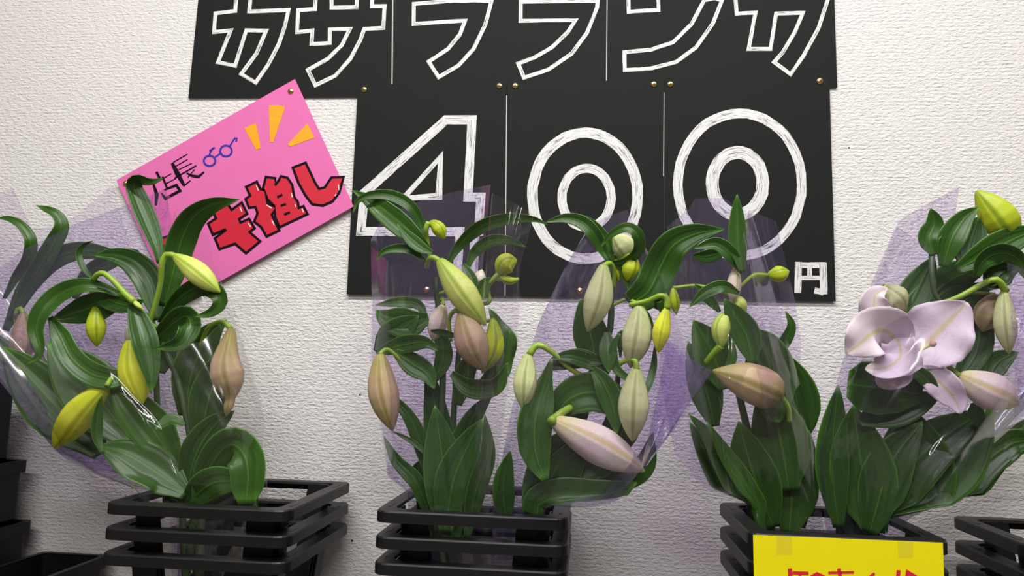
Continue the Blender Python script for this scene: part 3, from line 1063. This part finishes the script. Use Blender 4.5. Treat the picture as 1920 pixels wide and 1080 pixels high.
film('wrap_side', [(340, 1120), (335, 945), (330, 700), (335, 520), (312, 356)], [(400, 1120), (480, 945), (497, 790), (470, 690), (440, 600), (415, 535)],
     [(312, 356), (350, 420), (390, 440), (415, 535)], [(340, 1120), (400, 1120)], Y1, 0.05, 'film_clear', b1, 36, 60, seed=6, folds=12, amp=0.006)
film('wrap_hem', [(232, 950), (101, 842), (0, 716), (-90, 600)], [(395, 966), (240, 880), (110, 800), (20, 690)], [(-90, 600), (20, 690)], [(232, 950), (395, 966)],
     Y1 + 0.03, 0.012, 'film_deep', b1, 16, 50, seed=2, folds=4, amp=0.004)

# ---- bouquet 2: below the digit four
Y2 = -0.205
b2 = bouquet(840, 1190, Y2, 'upright lily bouquet in lavender film standing below the digit four sheet', SB_)
leaves([
    ('y', 24, 15, [(794, 460, -3), (788, 418, -3), (768, 385, -4), (735, 367, -4), (700, 365, -4), (672, 376, -4), (661, 402, -4)], {'cup': .35}),
    ('y', 46, 0, [(808, 476, -3), (778, 446, -4), (742, 414, -4), (712, 390, -4), (690, 374, -3), (661, 357, -3)], {'cup': .25}),
    ('y', 26, 10, [(812, 474, -5), (790, 464, -5), (768, 446, -5), (745, 420, -5)]),
    ('y', 19, 10, [(798, 490, -4), (772, 470, -4), (742, 466, -4), (718, 473, -4), (705, 490, -4)], {'cup': .35}),
    ('y', 27, 12, [(838, 498, -3), (862, 460, -3), (900, 427, -4), (950, 411, -4), (1000, 411, -4), (1027, 422, -4)], {'cup': .3}),
    ('m', 24, 5, [(876, 505, -2), (890, 473, -2), (920, 452, -2), (955, 451, -2), (986, 463, -2)]),
    ('m', 24, 0, [(868, 495, -2), (884, 525, -3), (898, 565, -3)]),
    ('m', 27, 0, [(898, 565, -3), (908, 535, -3), (925, 520, -3)]),
    ('d', 22, 15, [(800, 600, 0), (785, 572, 0), (750, 566, -1), (703, 572, -1)]),
    ('d', 60, 0, [(804, 596, -1), (768, 606, -2), (728, 598, -2), (704, 582, -2)]),
    ('d', 60, 0, [(706, 662, -1), (740, 628, -2), (785, 592, -2)]),
    ('d', 36, 0, [(705, 662, -2), (750, 648, -2), (795, 642, -3), (822, 658, -3)]),
    ('d', 44, 0, [(740, 660, -2), (770, 680, -2), (800, 700, -2), (815, 730, -2)]),
    ('d', 34, 0, [(810, 720, 0), (832, 670, 0), (822, 620, 0), (808, 600, 0)]),
    ('m', 15, 20, [(808, 620, -4), (830, 624, -4), (862, 632, -4)]),
    ('d', 50, 20, [(895, 730, -2), (936, 690, -3), (946, 640, -3), (932, 605, -3), (916, 578, -3)], {'wave': .4}),
    ('m', 40, 20, [(846, 700, -3), (880, 728, -4), (930, 724, -4), (952, 680, -4)], {'cup': .4}),
    ('d', 32, 0, [(838, 980, 0), (808, 880, 0), (772, 790, -1), (738, 748, -1), (708, 723, -1)]),
    ('d', 10, 0, [(810, 862, -1), (775, 830, -1), (735, 808, -1)]),
    ('d', 30, 0, [(815, 985, -1), (780, 905, -2), (742, 862, -2), (720, 818, -2)]),
    ('d', 60, 0, [(835, 1000, 1), (828, 860, 1), (812, 740, 1), (798, 680, 1)]),
    ('d', 54, 0, [(845, 1000, 0), (858, 870, -1), (884, 790, -1), (926, 733, -1)]),
    ('d', 80, 0, [(850, 1020, -1), (838, 920, -2), (824, 820, -2), (815, 760, -2)]),
    ('d', 70, 0, [(835, 1000, -2), (850, 900, -3), (880, 830, -3), (905, 785, -3)]),
    ('m', 38, 10, [(875, 1010, -2), (893, 920, -3), (914, 850, -3), (909, 775, -3)]),
    ('d', 40, 0, [(860, 760, 0), (872, 700, 0), (900, 650, 0)]),
    ('d', 70, 0, [(800, 1010, 1), (778, 930, 1), (790, 860, 1)]),
], Y2, b2)
stem([(835, 1190, 1), (833, 960, 1), (828, 800, 1), (830, 660, 1), (815, 520, 1)], 15, Y2, b2)
stem([(862, 1190, 2), (858, 960, 2), (850, 800, 2), (862, 640, 2)], 14, Y2, b2)
bud([(824, 488, -5), (866, 548, -5), (911, 610, -5)], 58, Y2, b2, 'bud_green', [(800, 500, -2), (803, 488, -4), (812, 483, -5), (824, 490, -5)], 11, spin=0.55)
bud([(866, 586, -5), (884, 640, -5), (908, 696, -5)], 66, Y2, b2, 'bud_pink', [(845, 640, -2), (842, 600, -3), (852, 583, -4), (866, 587, -5)], 9, spin=0.6)
bud([(925, 600, -4), (925, 650, -4), (904, 700, -4)], 40, Y2, b2, 'bud_lime', spin=0.3)
bud([(712, 664, -4), (718, 730, -4), (736, 808, -4)], 58, Y2, b2, 'bud_pink', [(765, 700, 0), (745, 670, -2), (725, 655, -3), (712, 665, -4)], 8, spin=0.7)
bud([(806, 416, -4), (820, 426, -4), (834, 448, -4)], 27, Y2, b2, 'bud_lime', [(806, 482, -3), (801, 450, -3), (799, 430, -4), (804, 417, -4)], 10)
bud([(934, 514, -3), (950, 494, -3), (970, 488, -3)], 40, Y2, b2, 'bud_lime', [(905, 570, -1), (918, 565, -2), (915, 540, -2), (925, 524, -3), (936, 512, -3)], 9)
bud([(972, 524, -3), (955, 526, -3), (934, 518, -3)], 16, Y2, b2, 'bud_lime')
bud([(832, 572, 0), (822, 600, 0), (812, 640, 0)], 38, Y2, b2, 'bud_white')
bud([(892, 545, -1), (898, 525, -1), (904, 505, -1)], 26, Y2, b2, 'bud_white')
film('wrap_back', [(790, 1120), (738, 965), (715, 800), (696, 660), (699, 560), (695, 450)], [(890, 1120), (888, 965), (892, 800), (898, 640), (905, 500), (920, 346)],
     [(695, 450), (716, 412), (760, 385), (840, 362), (920, 346)], [(790, 1120), (890, 1120)], Y2, 0.06, 'film_purple', b2, seed=11, amp=0.005)
film('wrap_front', [(790, 1120), (738, 968), (712, 800), (693, 665), (697, 560), (695, 460)], [(925, 1120), (925, 968), (942, 800), (972, 600), (982, 500), (1000, 410)],
     [(695, 460), (730, 492), (765, 495), (800, 475), (850, 432), (862, 480), (900, 430), (1000, 410)], [(790, 1120), (925, 1120)], Y2, -0.105, 'film_front', b2, seed=12, folds=16, amp=0.006)
film('wrap_fold', [(880, 965), (892, 760), (905, 560), (922, 362)], [(925, 965), (940, 800), (972, 640), (975, 500), (1002, 402)], [(922, 362), (960, 378), (1002, 402)], [(880, 965), (925, 965)],
     Y2 - 0.07, -0.015, 'film_clear', b2, 60, 90, seed=15, folds=8, amp=0.006)

# ---- bouquet 3: the big cream bud
Y3 = -0.25
b3 = bouquet(960, 1190, Y3 + 0.03, 'leaning lily bouquet in lavender film with one large cream pink bud', SB_)
leaves([
    ('y', 28, 12, [(1144, 494, -3), (1129, 466, -3), (1112, 436, -4), (1090, 416, -4), (1060, 409, -4), (1022, 417, -4)], {'cup': .35}),
    ('m', 22, 0, [(1148, 496, -2), (1140, 460, -2), (1120, 430, -2), (1098, 410, -2), (1080, 404, -2)]),
    ('y', 24, 25, [(1146, 494, -3), (1178, 488, -4), (1198, 468, -5), (1196, 440, -6), (1176, 426, -6), (1148, 438, -5), (1124, 466, -4)], {'cup': .3}),
    ('y', 64, 0, [(1180, 572, -3), (1216, 545, -4), (1238, 500, -4), (1262, 460, -5), (1305, 438, -5), (1358, 430, -5)], {'cup': .25, 'prof': [(0, .7), (.15, .95), (.35, 1), (.5, .98), (.65, .85), (.8, .58), (.92, .25), (1, .02)]}),
    ('m', 17, 10, [(1150, 494, -3), (1168, 506, -3), (1180, 545, -3)]),
    ('d', 66, 0, [(1118, 690, 0), (1110, 640, 0), (1098, 590, 0), (1088, 560, 0)]),
    ('m', 32, 10, [(1142, 700, -3), (1110, 680, -3), (1070, 668, -4), (1032, 672, -4)]),
    ('m', 38, 0, [(1028, 690, -3), (1080, 672, -3), (1140, 680, -3)]),
    ('d', 66, 0, [(1034, 674, -4), (1020, 725, -4), (1004, 785, -5), (1004, 845, -5), (1022, 900, -5)], {'prof': [(0, .1), (.15, .35), (.35, .85), (.55, 1), (.75, .9), (.9, .55), (1, .2)]}),
    ('m', 34, 0, [(1138, 622, -3), (1140, 660, -4), (1142, 700, -4)]),
    ('m', 44, 10, [(1110, 690, -3), (1132, 720, -4), (1150, 765, -4), (1156, 815, -4)]),
    ('d', 74, 0, [(1034, 800, -2), (1062, 752, -3), (1110, 735, -3), (1160, 760, -3), (1190, 810, -3)]),
    ('d', 90, 0, [(1020, 950, -1), (1060, 890, -2), (1120, 860, -2), (1190, 850, -2)]),
    ('d', 100, 0, [(1010, 975, -1), (1028, 910, -2), (1060, 850, -2), (1110, 800, -1)]),
    ('d', 42, 0, [(950, 985, 0), (944, 910, -1), (957, 845, -1)]),
    ('d', 46, 0, [(1000, 985, 0), (1005, 900, -1), (1040, 820, -1)]),
    ('d', 74, 0, [(990, 985, -2), (1060, 940, -3), (1130, 930, -3), (1195, 905, -3)]),
    ('d', 60, 0, [(1020, 930, 0), (1100, 900, 0), (1200, 880, 0), (1225, 810, 0)]),
    ('d', 60, 0, [(1150, 860, 0), (1170, 800, 0), (1200, 740, 0)]),
    ('m', 15, 20, [(1228, 650, -4), (1225, 690, -4), (1212, 730, -5), (1186, 762, -5)]),
    ('m', 20, 0, [(1185, 568, -3), (1210, 595, -3), (1226, 640, -3)]),
    ('m', 18, 10, [(1162, 625, -4), (1150, 650, -4), (1155, 690, -4), (1185, 712, -5), (1206, 710, -5)]),
    ('m', 24, 0, [(1230, 580, -4), (1240, 560, -5), (1247, 590, -5), (1246, 605, -5)]),
    ('d', 20, 0, [(1163, 670, -3), (1164, 640, -3), (1170, 620, -3)], {'prof': [(0, .2), (.3, .4), (.6, .9), (.85, 1), (1, .5)]}),
    ('d', 60, 0, [(1080, 820, 0), (1075, 760, 0), (1090, 700, 0)]),
], Y3, b3)
stem([(960, 1190, 3), (1000, 960, 1), (1060, 820, 0), (1098, 720, 0), (1130, 660, 0), (1146, 600, -1), (1140, 500, -2)], 15, Y3, b3)
stem([(985, 1190, 4), (1030, 960, 2), (1100, 860, 1), (1150, 760, 1), (1160, 690, 0)], 13, Y3, b3)
bud([(1132, 497, -5), (1122, 560, -5), (1102, 622, -5)], 54, Y3, b3, 'bud_pale', [(1150, 540, -2), (1152, 510, -3), (1145, 494, -4), (1132, 498, -5)], 9, spin=0.45)
bud([(1200, 572, -4), (1195, 625, -4), (1182, 690, -4)], 56, Y3, b3, 'bud_pale', spin=0.6)
bud([(1250, 578, -6), (1240, 620, -6), (1234, 662, -6)], 33, Y3, b3, 'bud_yellow', [(1180, 572, -4), (1214, 564, -5), (1238, 554, -6), (1250, 560, -6), (1251, 580, -6)], 10, spin=0.5)
bud([(1036, 788, -5), (1118, 832, -4), (1208, 884, -2)], 70, Y3, b3, 'bud_white', [(1084, 766, 0), (1072, 764, -2), (1056, 772, -4), (1040, 785, -5), (1034, 790, -6)], 15, spin=0.25)
bud([(991, 664, -4), (985, 710, -4), (982, 770, -4)], 45, Y3, b3, 'bud_pale', [(1108, 712, -2), (1070, 692, -3), (1035, 660, -4), (1008, 647, -4), (992, 666, -4)], 11, spin=0.6)
bud([(1193, 692, -5), (1188, 755, -5), (1186, 828, -5)], 58, Y3, b3, 'bud_pale', [(1150, 690, -3), (1172, 677, -4), (1190, 676, -5), (1194, 694, -5)], 10, spin=0.52)
bud([(1188, 480, -3), (1184, 500, -3), (1176, 528, -3)], 34, Y3, b3, 'bud_lime', [(1150, 540, -1), (1160, 500, -2), (1175, 480, -3), (1188, 482, -3)], 9)
bud([(1165, 486, -2), (1160, 500, -2), (1160, 528, -2)], 18, Y3, b3, 'bud_lime')
bud([(1185, 490, -2), (1168, 460, -2), (1150, 440, -2)], 44, Y3, b3, 'bud_pale')
film('wrap_back', [(925, 1120), (922, 965), (960, 765), (1012, 600), (1060, 500), (1095, 440)], [(1000, 1120), (1020, 1000), (1130, 972), (1212, 868), (1275, 780), (1300, 690), (1240, 520)],
     [(1095, 440), (1110, 420), (1140, 405), (1176, 393), (1190, 425), (1240, 520)], [(925, 1120), (1000, 1120)], Y3, 0.06, 'film_purple', b3, seed=21, amp=0.005, skew=-0.09)
film('wrap_front', [(925, 1120), (920, 968), (958, 768), (1010, 605), (1060, 505), (1095, 445)], [(1000, 1120), (1030, 1000), (1132, 974), (1214, 870), (1280, 785), (1336, 695)],
     [(1095, 445), (1130, 488), (1185, 566), (1258, 640), (1336, 695)], [(925, 1120), (1000, 1120)], Y3, -0.11, 'film_front', b3, seed=22, folds=14, amp=0.006, skew=-0.10)
film('wrap_fold', [(1200, 880), (1215, 820), (1235, 730), (1250, 642)], [(1214, 872), (1255, 815), (1300, 745), (1337, 695)], [(1250, 642), (1290, 672), (1337, 695)], [(1200, 880), (1214, 872)],
     Y3 - 0.108, -0.010, 'film_deep', b3, 24, 36, seed=24, folds=6, amp=0.006)

# ---- bouquet 4: between the cream bud and the open flower
Y4 = -0.195
b4 = bouquet(1470, 1190, Y4, 'lily bouquet in crumpled film behind the yellow card, one upright leaf on top', SC_)
leaves([
    ('m', 34, 0, [(1392, 510, -5), (1384, 460, -5), (1382, 410, -5), (1382, 364, -5)], {'cup': .25}),
    ('y', 28, 8, [(1392, 512, -4), (1372, 478, -5), (1342, 457, -5), (1300, 466, -5)], {'cup': .3}),
    ('y', 25, 15, [(1386, 550, -5), (1356, 537, -6), (1322, 549, -6), (1292, 576, -6)], {'cup': .35}),
    ('m', 20, 0, [(1350, 585, -4), (1325, 555, -4), (1302, 532, -4)]),
    ('d', 52, 0, [(1412, 680, -6), (1400, 630, -6), (1380, 595, -6), (1358, 560, -6)]),
    ('m', 17, 10, [(1374, 640, -6), (1372, 675, -6), (1356, 712, -6)]),
    ('d', 26, 10, [(1300, 480, 0), (1330, 480, 0), (1365, 470, 0)]),
    ('d', 90, 0, [(1450, 790, -2), (1446, 710, -2), (1430, 650, -3), (1390, 620, -3)]),
    ('d', 80, 0, [(1500, 830, 0), (1492, 740, -1), (1470, 660, -1)]),
    ('d', 100, 0, [(1480, 920, -1), (1460, 810, -1), (1430, 720, -1)]),
    ('d', 70, 0, [(1360, 730, 0), (1335, 660, 0), (1300, 600, 0)]),
    ('d', 58, 0, [(1500, 990, 1), (1502, 870, 1), (1488, 750, 1)]),
    ('d', 84, 0, [(1450, 990, -1), (1410, 880, -2), (1385, 790, -2)]),
    ('d', 90, 0, [(1480, 1000, 0), (1485, 900, 0), (1475, 800, 0)]),
    ('d', 46, 0, [(1412, 1000, 0), (1350, 895, 0), (1292, 790, 0)]),
    ('d', 40, 0, [(1425, 1000, -1), (1375, 905, -2), (1330, 820, -2), (1290, 775, -2)]),
    ('m', 34, 0, [(1432, 1000, -2), (1405, 920, -3), (1360, 850, -3), (1325, 790, -3)]),
    ('d', 22, 10, [(1440, 690, 0), (1466, 650, -1), (1484, 612, -2), (1472, 582, -2)]),
    ('d', 60, 0, [(1340, 800, 1), (1320, 720, 1), (1290, 640, 1)]),
    ('m', 26, 0, [(1465, 790, -4), (1448, 775, -4), (1430, 770, -4)]),
], Y4, b4)
stem([(1470, 1190, 1), (1440, 960, 1), (1400, 800, 1), (1370, 650, 0), (1385, 540, -2)], 15, Y4, b4)
stem([(1500, 1190, 2), (1480, 960, 2), (1460, 800, 2), (1440, 650, 1)], 14, Y4, b4)
bud([(1352, 650, -5), (1352, 615, -5), (1364, 582, -5)], 34, Y4, b4, 'bud_green', [(1324, 680, -3), (1336, 664, -4), (1352, 648, -5)], 12)
bud([(1462, 742, -5), (1402, 715, -6), (1336, 695, -6)], 76, Y4, b4, 'bud_pink', [(1480, 790, -3), (1478, 765, -4), (1462, 742, -5)], 11, prof=[(0, .4), (.08, .74), (.2, .95), (.35, 1), (.55, .9), (.72, .66), (.86, .38), (.95, .18), (1, .05)], spin=0.5)
bud([(1440, 516, 0), (1460, 514, 0), (1480, 508, 0)], 30, Y4, b4, 'bud_lime')
bud([(1380, 500, -3), (1376, 535, -3), (1375, 570, -3)], 26, Y4, b4, 'bud_white')
bud([(1395, 590, -2), (1384, 570, -2), (1370, 555, -2)], 30, Y4, b4, 'bud_green')
bud([(1262, 540, 0), (1264, 560, 0), (1268, 590, 0)], 20, Y4, b4, 'bud_lime')
film('wrap_back', [(1430, 1120), (1342, 945), (1265, 850), (1235, 700), (1245, 520), (1250, 425)], [(1560, 1120), (1543, 985), (1530, 800), (1500, 690), (1502, 640), (1490, 560), (1455, 415)],
     [(1250, 425), (1292, 392), (1303, 372), (1360, 371), (1392, 400), (1425, 402), (1455, 415)], [(1430, 1120), (1560, 1120)], Y4, 0.07, 'film_purple', b4, seed=31, amp=0.006)
film('wrap_front', [(1430, 1120), (1345, 948), (1300, 850), (1270, 700), (1262, 580), (1262, 480)], [(1560, 1120), (1540, 985), (1522, 800), (1497, 690), (1460, 580), (1404, 392)],
     [(1262, 480), (1320, 500), (1352, 565), (1385, 480), (1404, 392)], [(1430, 1120), (1560, 1120)], Y4, -0.085, 'film_clear', b4, seed=32, folds=22, amp=0.007)
film('wrap_fold', [(1440, 800), (1420, 700), (1385, 560), (1404, 395)], [(1500, 720), (1475, 630), (1445, 520), (1408, 395)], [(1404, 395), (1408, 395)], [(1440, 800), (1500, 720)],
     Y4 - 0.09, -0.008, 'film_front', b4, 20, 40, seed=34, folds=6, amp=0.006)

# ---- bouquet 6: clear wrap leaning away behind the open flower
Y6 = -0.185
b6 = bouquet(1690, 1190, Y6, 'lily bouquet in clear film leaning behind the open flower, mostly dark leaves', SC_)
leaves([
    ('m', 64, 0, [(1700, 1060, 0), (1790, 940, 3), (1860, 855, 6), (1960, 770, 8)]),
    ('m', 58, 0, [(1710, 1060, 0), (1800, 918, 3), (1890, 835, 5), (2010, 800, 6)]),
    ('m', 60, 0, [(1690, 1060, -1), (1770, 900, 4), (1850, 800, 7), (1960, 720, 8)]),
    ('m', 50, 0, [(1830, 900, 4), (1900, 830, 5), (1980, 840, 5)]),
], Y6, b6)
stem([(1690, 1190, -3), (1705, 1040, -1), (1790, 940, 4), (1900, 830, 6), (2000, 700, 8)], 14, Y6, b6)
film('wrap_back', [(1660, 1120), (1690, 980), (1780, 800), (1900, 600)], [(1720, 1120), (1770, 992), (1850, 940), (2060, 830)], [(1900, 600), (2060, 830)], [(1660, 1120), (1720, 1120)],
     Y6, 0.04, 'film_clear', b6, 40, 40, seed=61, folds=10, amp=0.006, lean=0.11)
film('wrap_front', [(1660, 1120), (1690, 980), (1780, 800), (1900, 620)], [(1720, 1120), (1772, 995), (1850, 945), (2060, 850)], [(1900, 620), (2060, 850)], [(1660, 1120), (1720, 1120)],
     Y6, -0.022, 'film_clear', b6, 40, 40, seed=62, folds=14, amp=0.006, lean=0.11)

# ---- bouquet 5: the open white flower
Y5 = -0.25
b5 = bouquet(1620, 1190, Y5, 'lily bouquet in lavender film with one open white flower', SC_)
leaves([
    ('m', 38, 0, [(1752, 478, -3), (1742, 448, -3), (1752, 418, -3), (1745, 390, -3)], {'cup': .3}),
    ('m', 17, 0, [(1766, 478, -2), (1767, 445, -2), (1765, 418, -2)]),
    ('m', 46, 0, [(1768, 500, -3), (1784, 448, -4), (1808, 410, -4), (1836, 388, -4)], {'cup': .3}),
    ('m', 56, 0, [(1808, 500, -3), (1818, 455, -3), (1836, 405, -3)]),
    ('m', 54, 0, [(1794, 505, -4), (1850, 476, -5), (1900, 448, -5), (1960, 425, -5)], {'cup': .25}),
    ('m', 40, 25, [(1830, 520, -5), (1848, 488, -6), (1880, 476, -6), (1908, 488, -6), (1924, 525, -6)], {'cup': .3}),
    ('m', 48, 0, [(1850, 540, -4), (1880, 510, -4), (1915, 500, -4)]),
    ('d', 60, 0, [(1680, 620, 0), (1716, 550, 0), (1752, 480, 0)]),
    ('d', 66, 0, [(1730, 620, 0), (1790, 575, 0), (1860, 530, 0)]),
    ('d', 60, 0, [(1740, 560, 1), (1790, 520, 1), (1850, 500, 1)]),
    ('m', 40, 0, [(1690, 590, 0), (1720, 570, 0), (1750, 520, 0)]),
    ('d', 48, 0, [(1790, 720, 0), (1830, 660, 0), (1836, 590, 0), (1825, 540, 0)]),
    ('d', 96, 0, [(1730, 740, -3), (1670, 730, -4), (1590, 720, -4)], {'prof': [(0, .3), (.3, .8), (.6, 1), (.85, .9), (1, .5)]}),
    ('d', 60, 0, [(1610, 790, -2), (1690, 765, -2), (1765, 740, -2)]),
    ('d', 56, 0, [(1572, 990, 0), (1560, 860, 0), (1572, 720, 0)]),
    ('d', 110, 0, [(1640, 1000, -1), (1615, 870, -1), (1600, 760, -1)]),
    ('d', 130, 0, [(1700, 1000, 0), (1715, 880, 0), (1700, 760, 0)]),
    ('d', 110, 0, [(1720, 960, -1), (1790, 850, -1), (1860, 760, -1)]),
    ('d', 90, 0, [(1650, 990, 0), (1720, 860, -1), (1850, 765, -1)]),
    ('d', 80, 0, [(1630, 1000, -1), (1670, 870, -2), (1730, 790, -2)]),
    ('m', 27, 0, [(1690, 690, -4), (1730, 705, -5), (1764, 752, -5)]),
    ('d', 40, 0, [(1850, 720, -1), (1870, 680, -1), (1910, 660, -1)]),
    ('d', 26, 0, [(1825, 755, -3), (1835, 790, -3), (1845, 800, -3)]),
    ('d', 44, 0, [(1660, 640, 0), (1690, 590, 0), (1700, 570, 0)]),
    ('d', 70, 0, [(1700, 700, 1), (1740, 640, 1), (1760, 570, 1)]),
], Y5, b5)
stem([(1620, 1190, 1), (1630, 960, 1), (1680, 800, 1), (1740, 640, 1), (1765, 575, 0)], 15, Y5, b5)
stem([(1600, 1190, 2), (1600, 960, 2), (1630, 800, 2), (1680, 640, 1)], 13, Y5, b5)
stem([(1748, 465, -2), (1747, 510, -3), (1752, 548, -3), (1766, 570, -3)], 10, Y5, b5)
bud([(1897, 444, -3), (1868, 402, -3), (1831, 358, -3)], 62, Y5, b5, 'bud_lime', [(1875, 490, -2), (1892, 470, -3), (1900, 446, -3)], 11, prof=[(0, .5), (.1, .75), (.25, .97), (.4, 1), (.6, .86), (.78, .6), (.9, .36), (.97, .2), (1, .08)], spin=0.5)
bud([(1799, 704, -5), (1850, 730, -6), (1911, 758, -6)], 66, Y5, b5, 'bud_white', [(1770, 640, -1), (1775, 680, -3), (1788, 696, -4), (1800, 706, -5)], 10, spin=0.35)
bud([(1654, 537, -4), (1672, 556, -4), (1698, 582, -4)], 50, Y5, b5, 'bud_pale', [(1720, 640, -1), (1700, 600, -2), (1694, 578, -3)], 9)
bud([(1882, 546, -4), (1884, 600, -4), (1892, 664, -4)], 38, Y5, b5, 'bud_pale', [(1764, 570, -3), (1800, 556, -4), (1840, 534, -4), (1868, 524, -5), (1886, 546, -4)], 11, spin=0.5)
bud([(1866, 552, -1), (1854, 585, -1), (1842, 622, -1)], 48, Y5, b5, 'bud_pink')
# the open flower: a short tube with six recurved petals and a style
tubep = [at(p, Y5) for p in ((1735, 720, -1), (1712, 695, -3), (1692, 672, -4))]
flw = tube('flower', tubep, [(0, .006), (.6, .010), (1, .017)], M['petal'], b5, 14, 14)
flw['label'] = 'open white lily flower with ruffled petals'
for pts, w, roll, wv in (
        ([(1690, 690, -4), (1735, 648, -5), (1775, 606, -5), (1803, 578, -5), (1812, 566, -5)], 118, 0, .16),
        ([(1690, 680, -6), (1672, 630, -8), (1640, 624, -9), (1608, 648, -8), (1586, 664, -7)], 92, 0, .34),
        ([(1688, 676, -6), (1684, 640, -8), (1686, 668, -9), (1660, 688, -9), (1622, 692, -8)], 62, 10, .34),
        ([(1680, 668, -5), (1655, 620, -6), (1640, 580, -6), (1642, 552, -6), (1664, 540, -6)], 58, 0, .42),
        ([(1706, 690, -4), (1740, 702, -5), (1770, 724, -6), (1792, 752, -6), (1801, 776, -6)], 54, 0, .12),
        ([(1690, 660, -4), (1676, 690, -6), (1660, 700, -7), (1640, 694, -8)], 70, 0, .2),
        ([(1695, 655, -5), (1700, 680, -7), (1697, 704, -8)], 52, 0, .2)):
    blade('petal', pts, w, Y5, flw, M['petal'], roll, cup=.28, wave=wv, prof=PETAL_W, n=30, across=14, solid=.0008, pleat=.015)
tube('style', [at(p, Y5) for p in ((1700, 668, -6), (1722, 658, -8), (1746, 646, -9))], .0022, M['style'], flw)
tube('stigma', [at(p, Y5) for p in ((1744, 647, -9), (1749, 645, -9.1), (1754, 643, -9.1))], [(0, .003), (.5, .0046), (1, .0028)], M['stigma'], flw)
film('wrap_back', [(1590, 1120), (1548, 985), (1536, 850), (1568, 720), (1604, 600), (1660, 470), (1684, 416)], [(1700, 1120), (1738, 1000), (1850, 840), (1960, 740), (1990, 600), (1960, 470)],
     [(1684, 416), (1720, 392), (1799, 350), (1790, 400), (1960, 470)], [(1590, 1120), (1700, 1120)], Y5, 0.04, 'film_purple', b5, seed=41, amp=0.005)
film('wrap_front', [(1590, 1120), (1546, 985), (1534, 850), (1566, 722), (1602, 602), (1660, 475), (1682, 425)], [(1700, 1120), (1740, 1003), (1852, 842), (1965, 742), (1990, 600), (1985, 560)],
     [(1682, 425), (1750, 470), (1830, 518), (1885, 553), (1985, 560)], [(1590, 1120), (1700, 1120)], Y5, -0.12, 'film_front', b5, seed=42, folds=16, amp=0.007)
film('wrap_fold', [(1902, 790), (1903, 700), (1896, 600), (1888, 492)], [(1990, 740), (1985, 680), (1980, 600), (1960, 520)], [(1888, 492), (1920, 505), (1960, 520)], [(1902, 790), (1990, 740)],
     Y5 - 0.115, -0.01, 'film_purple', b5, 20, 40, seed=44, folds=8, amp=0.008)

for o in bpy.data.objects:
    if '_o' in o:
        del o['_o']
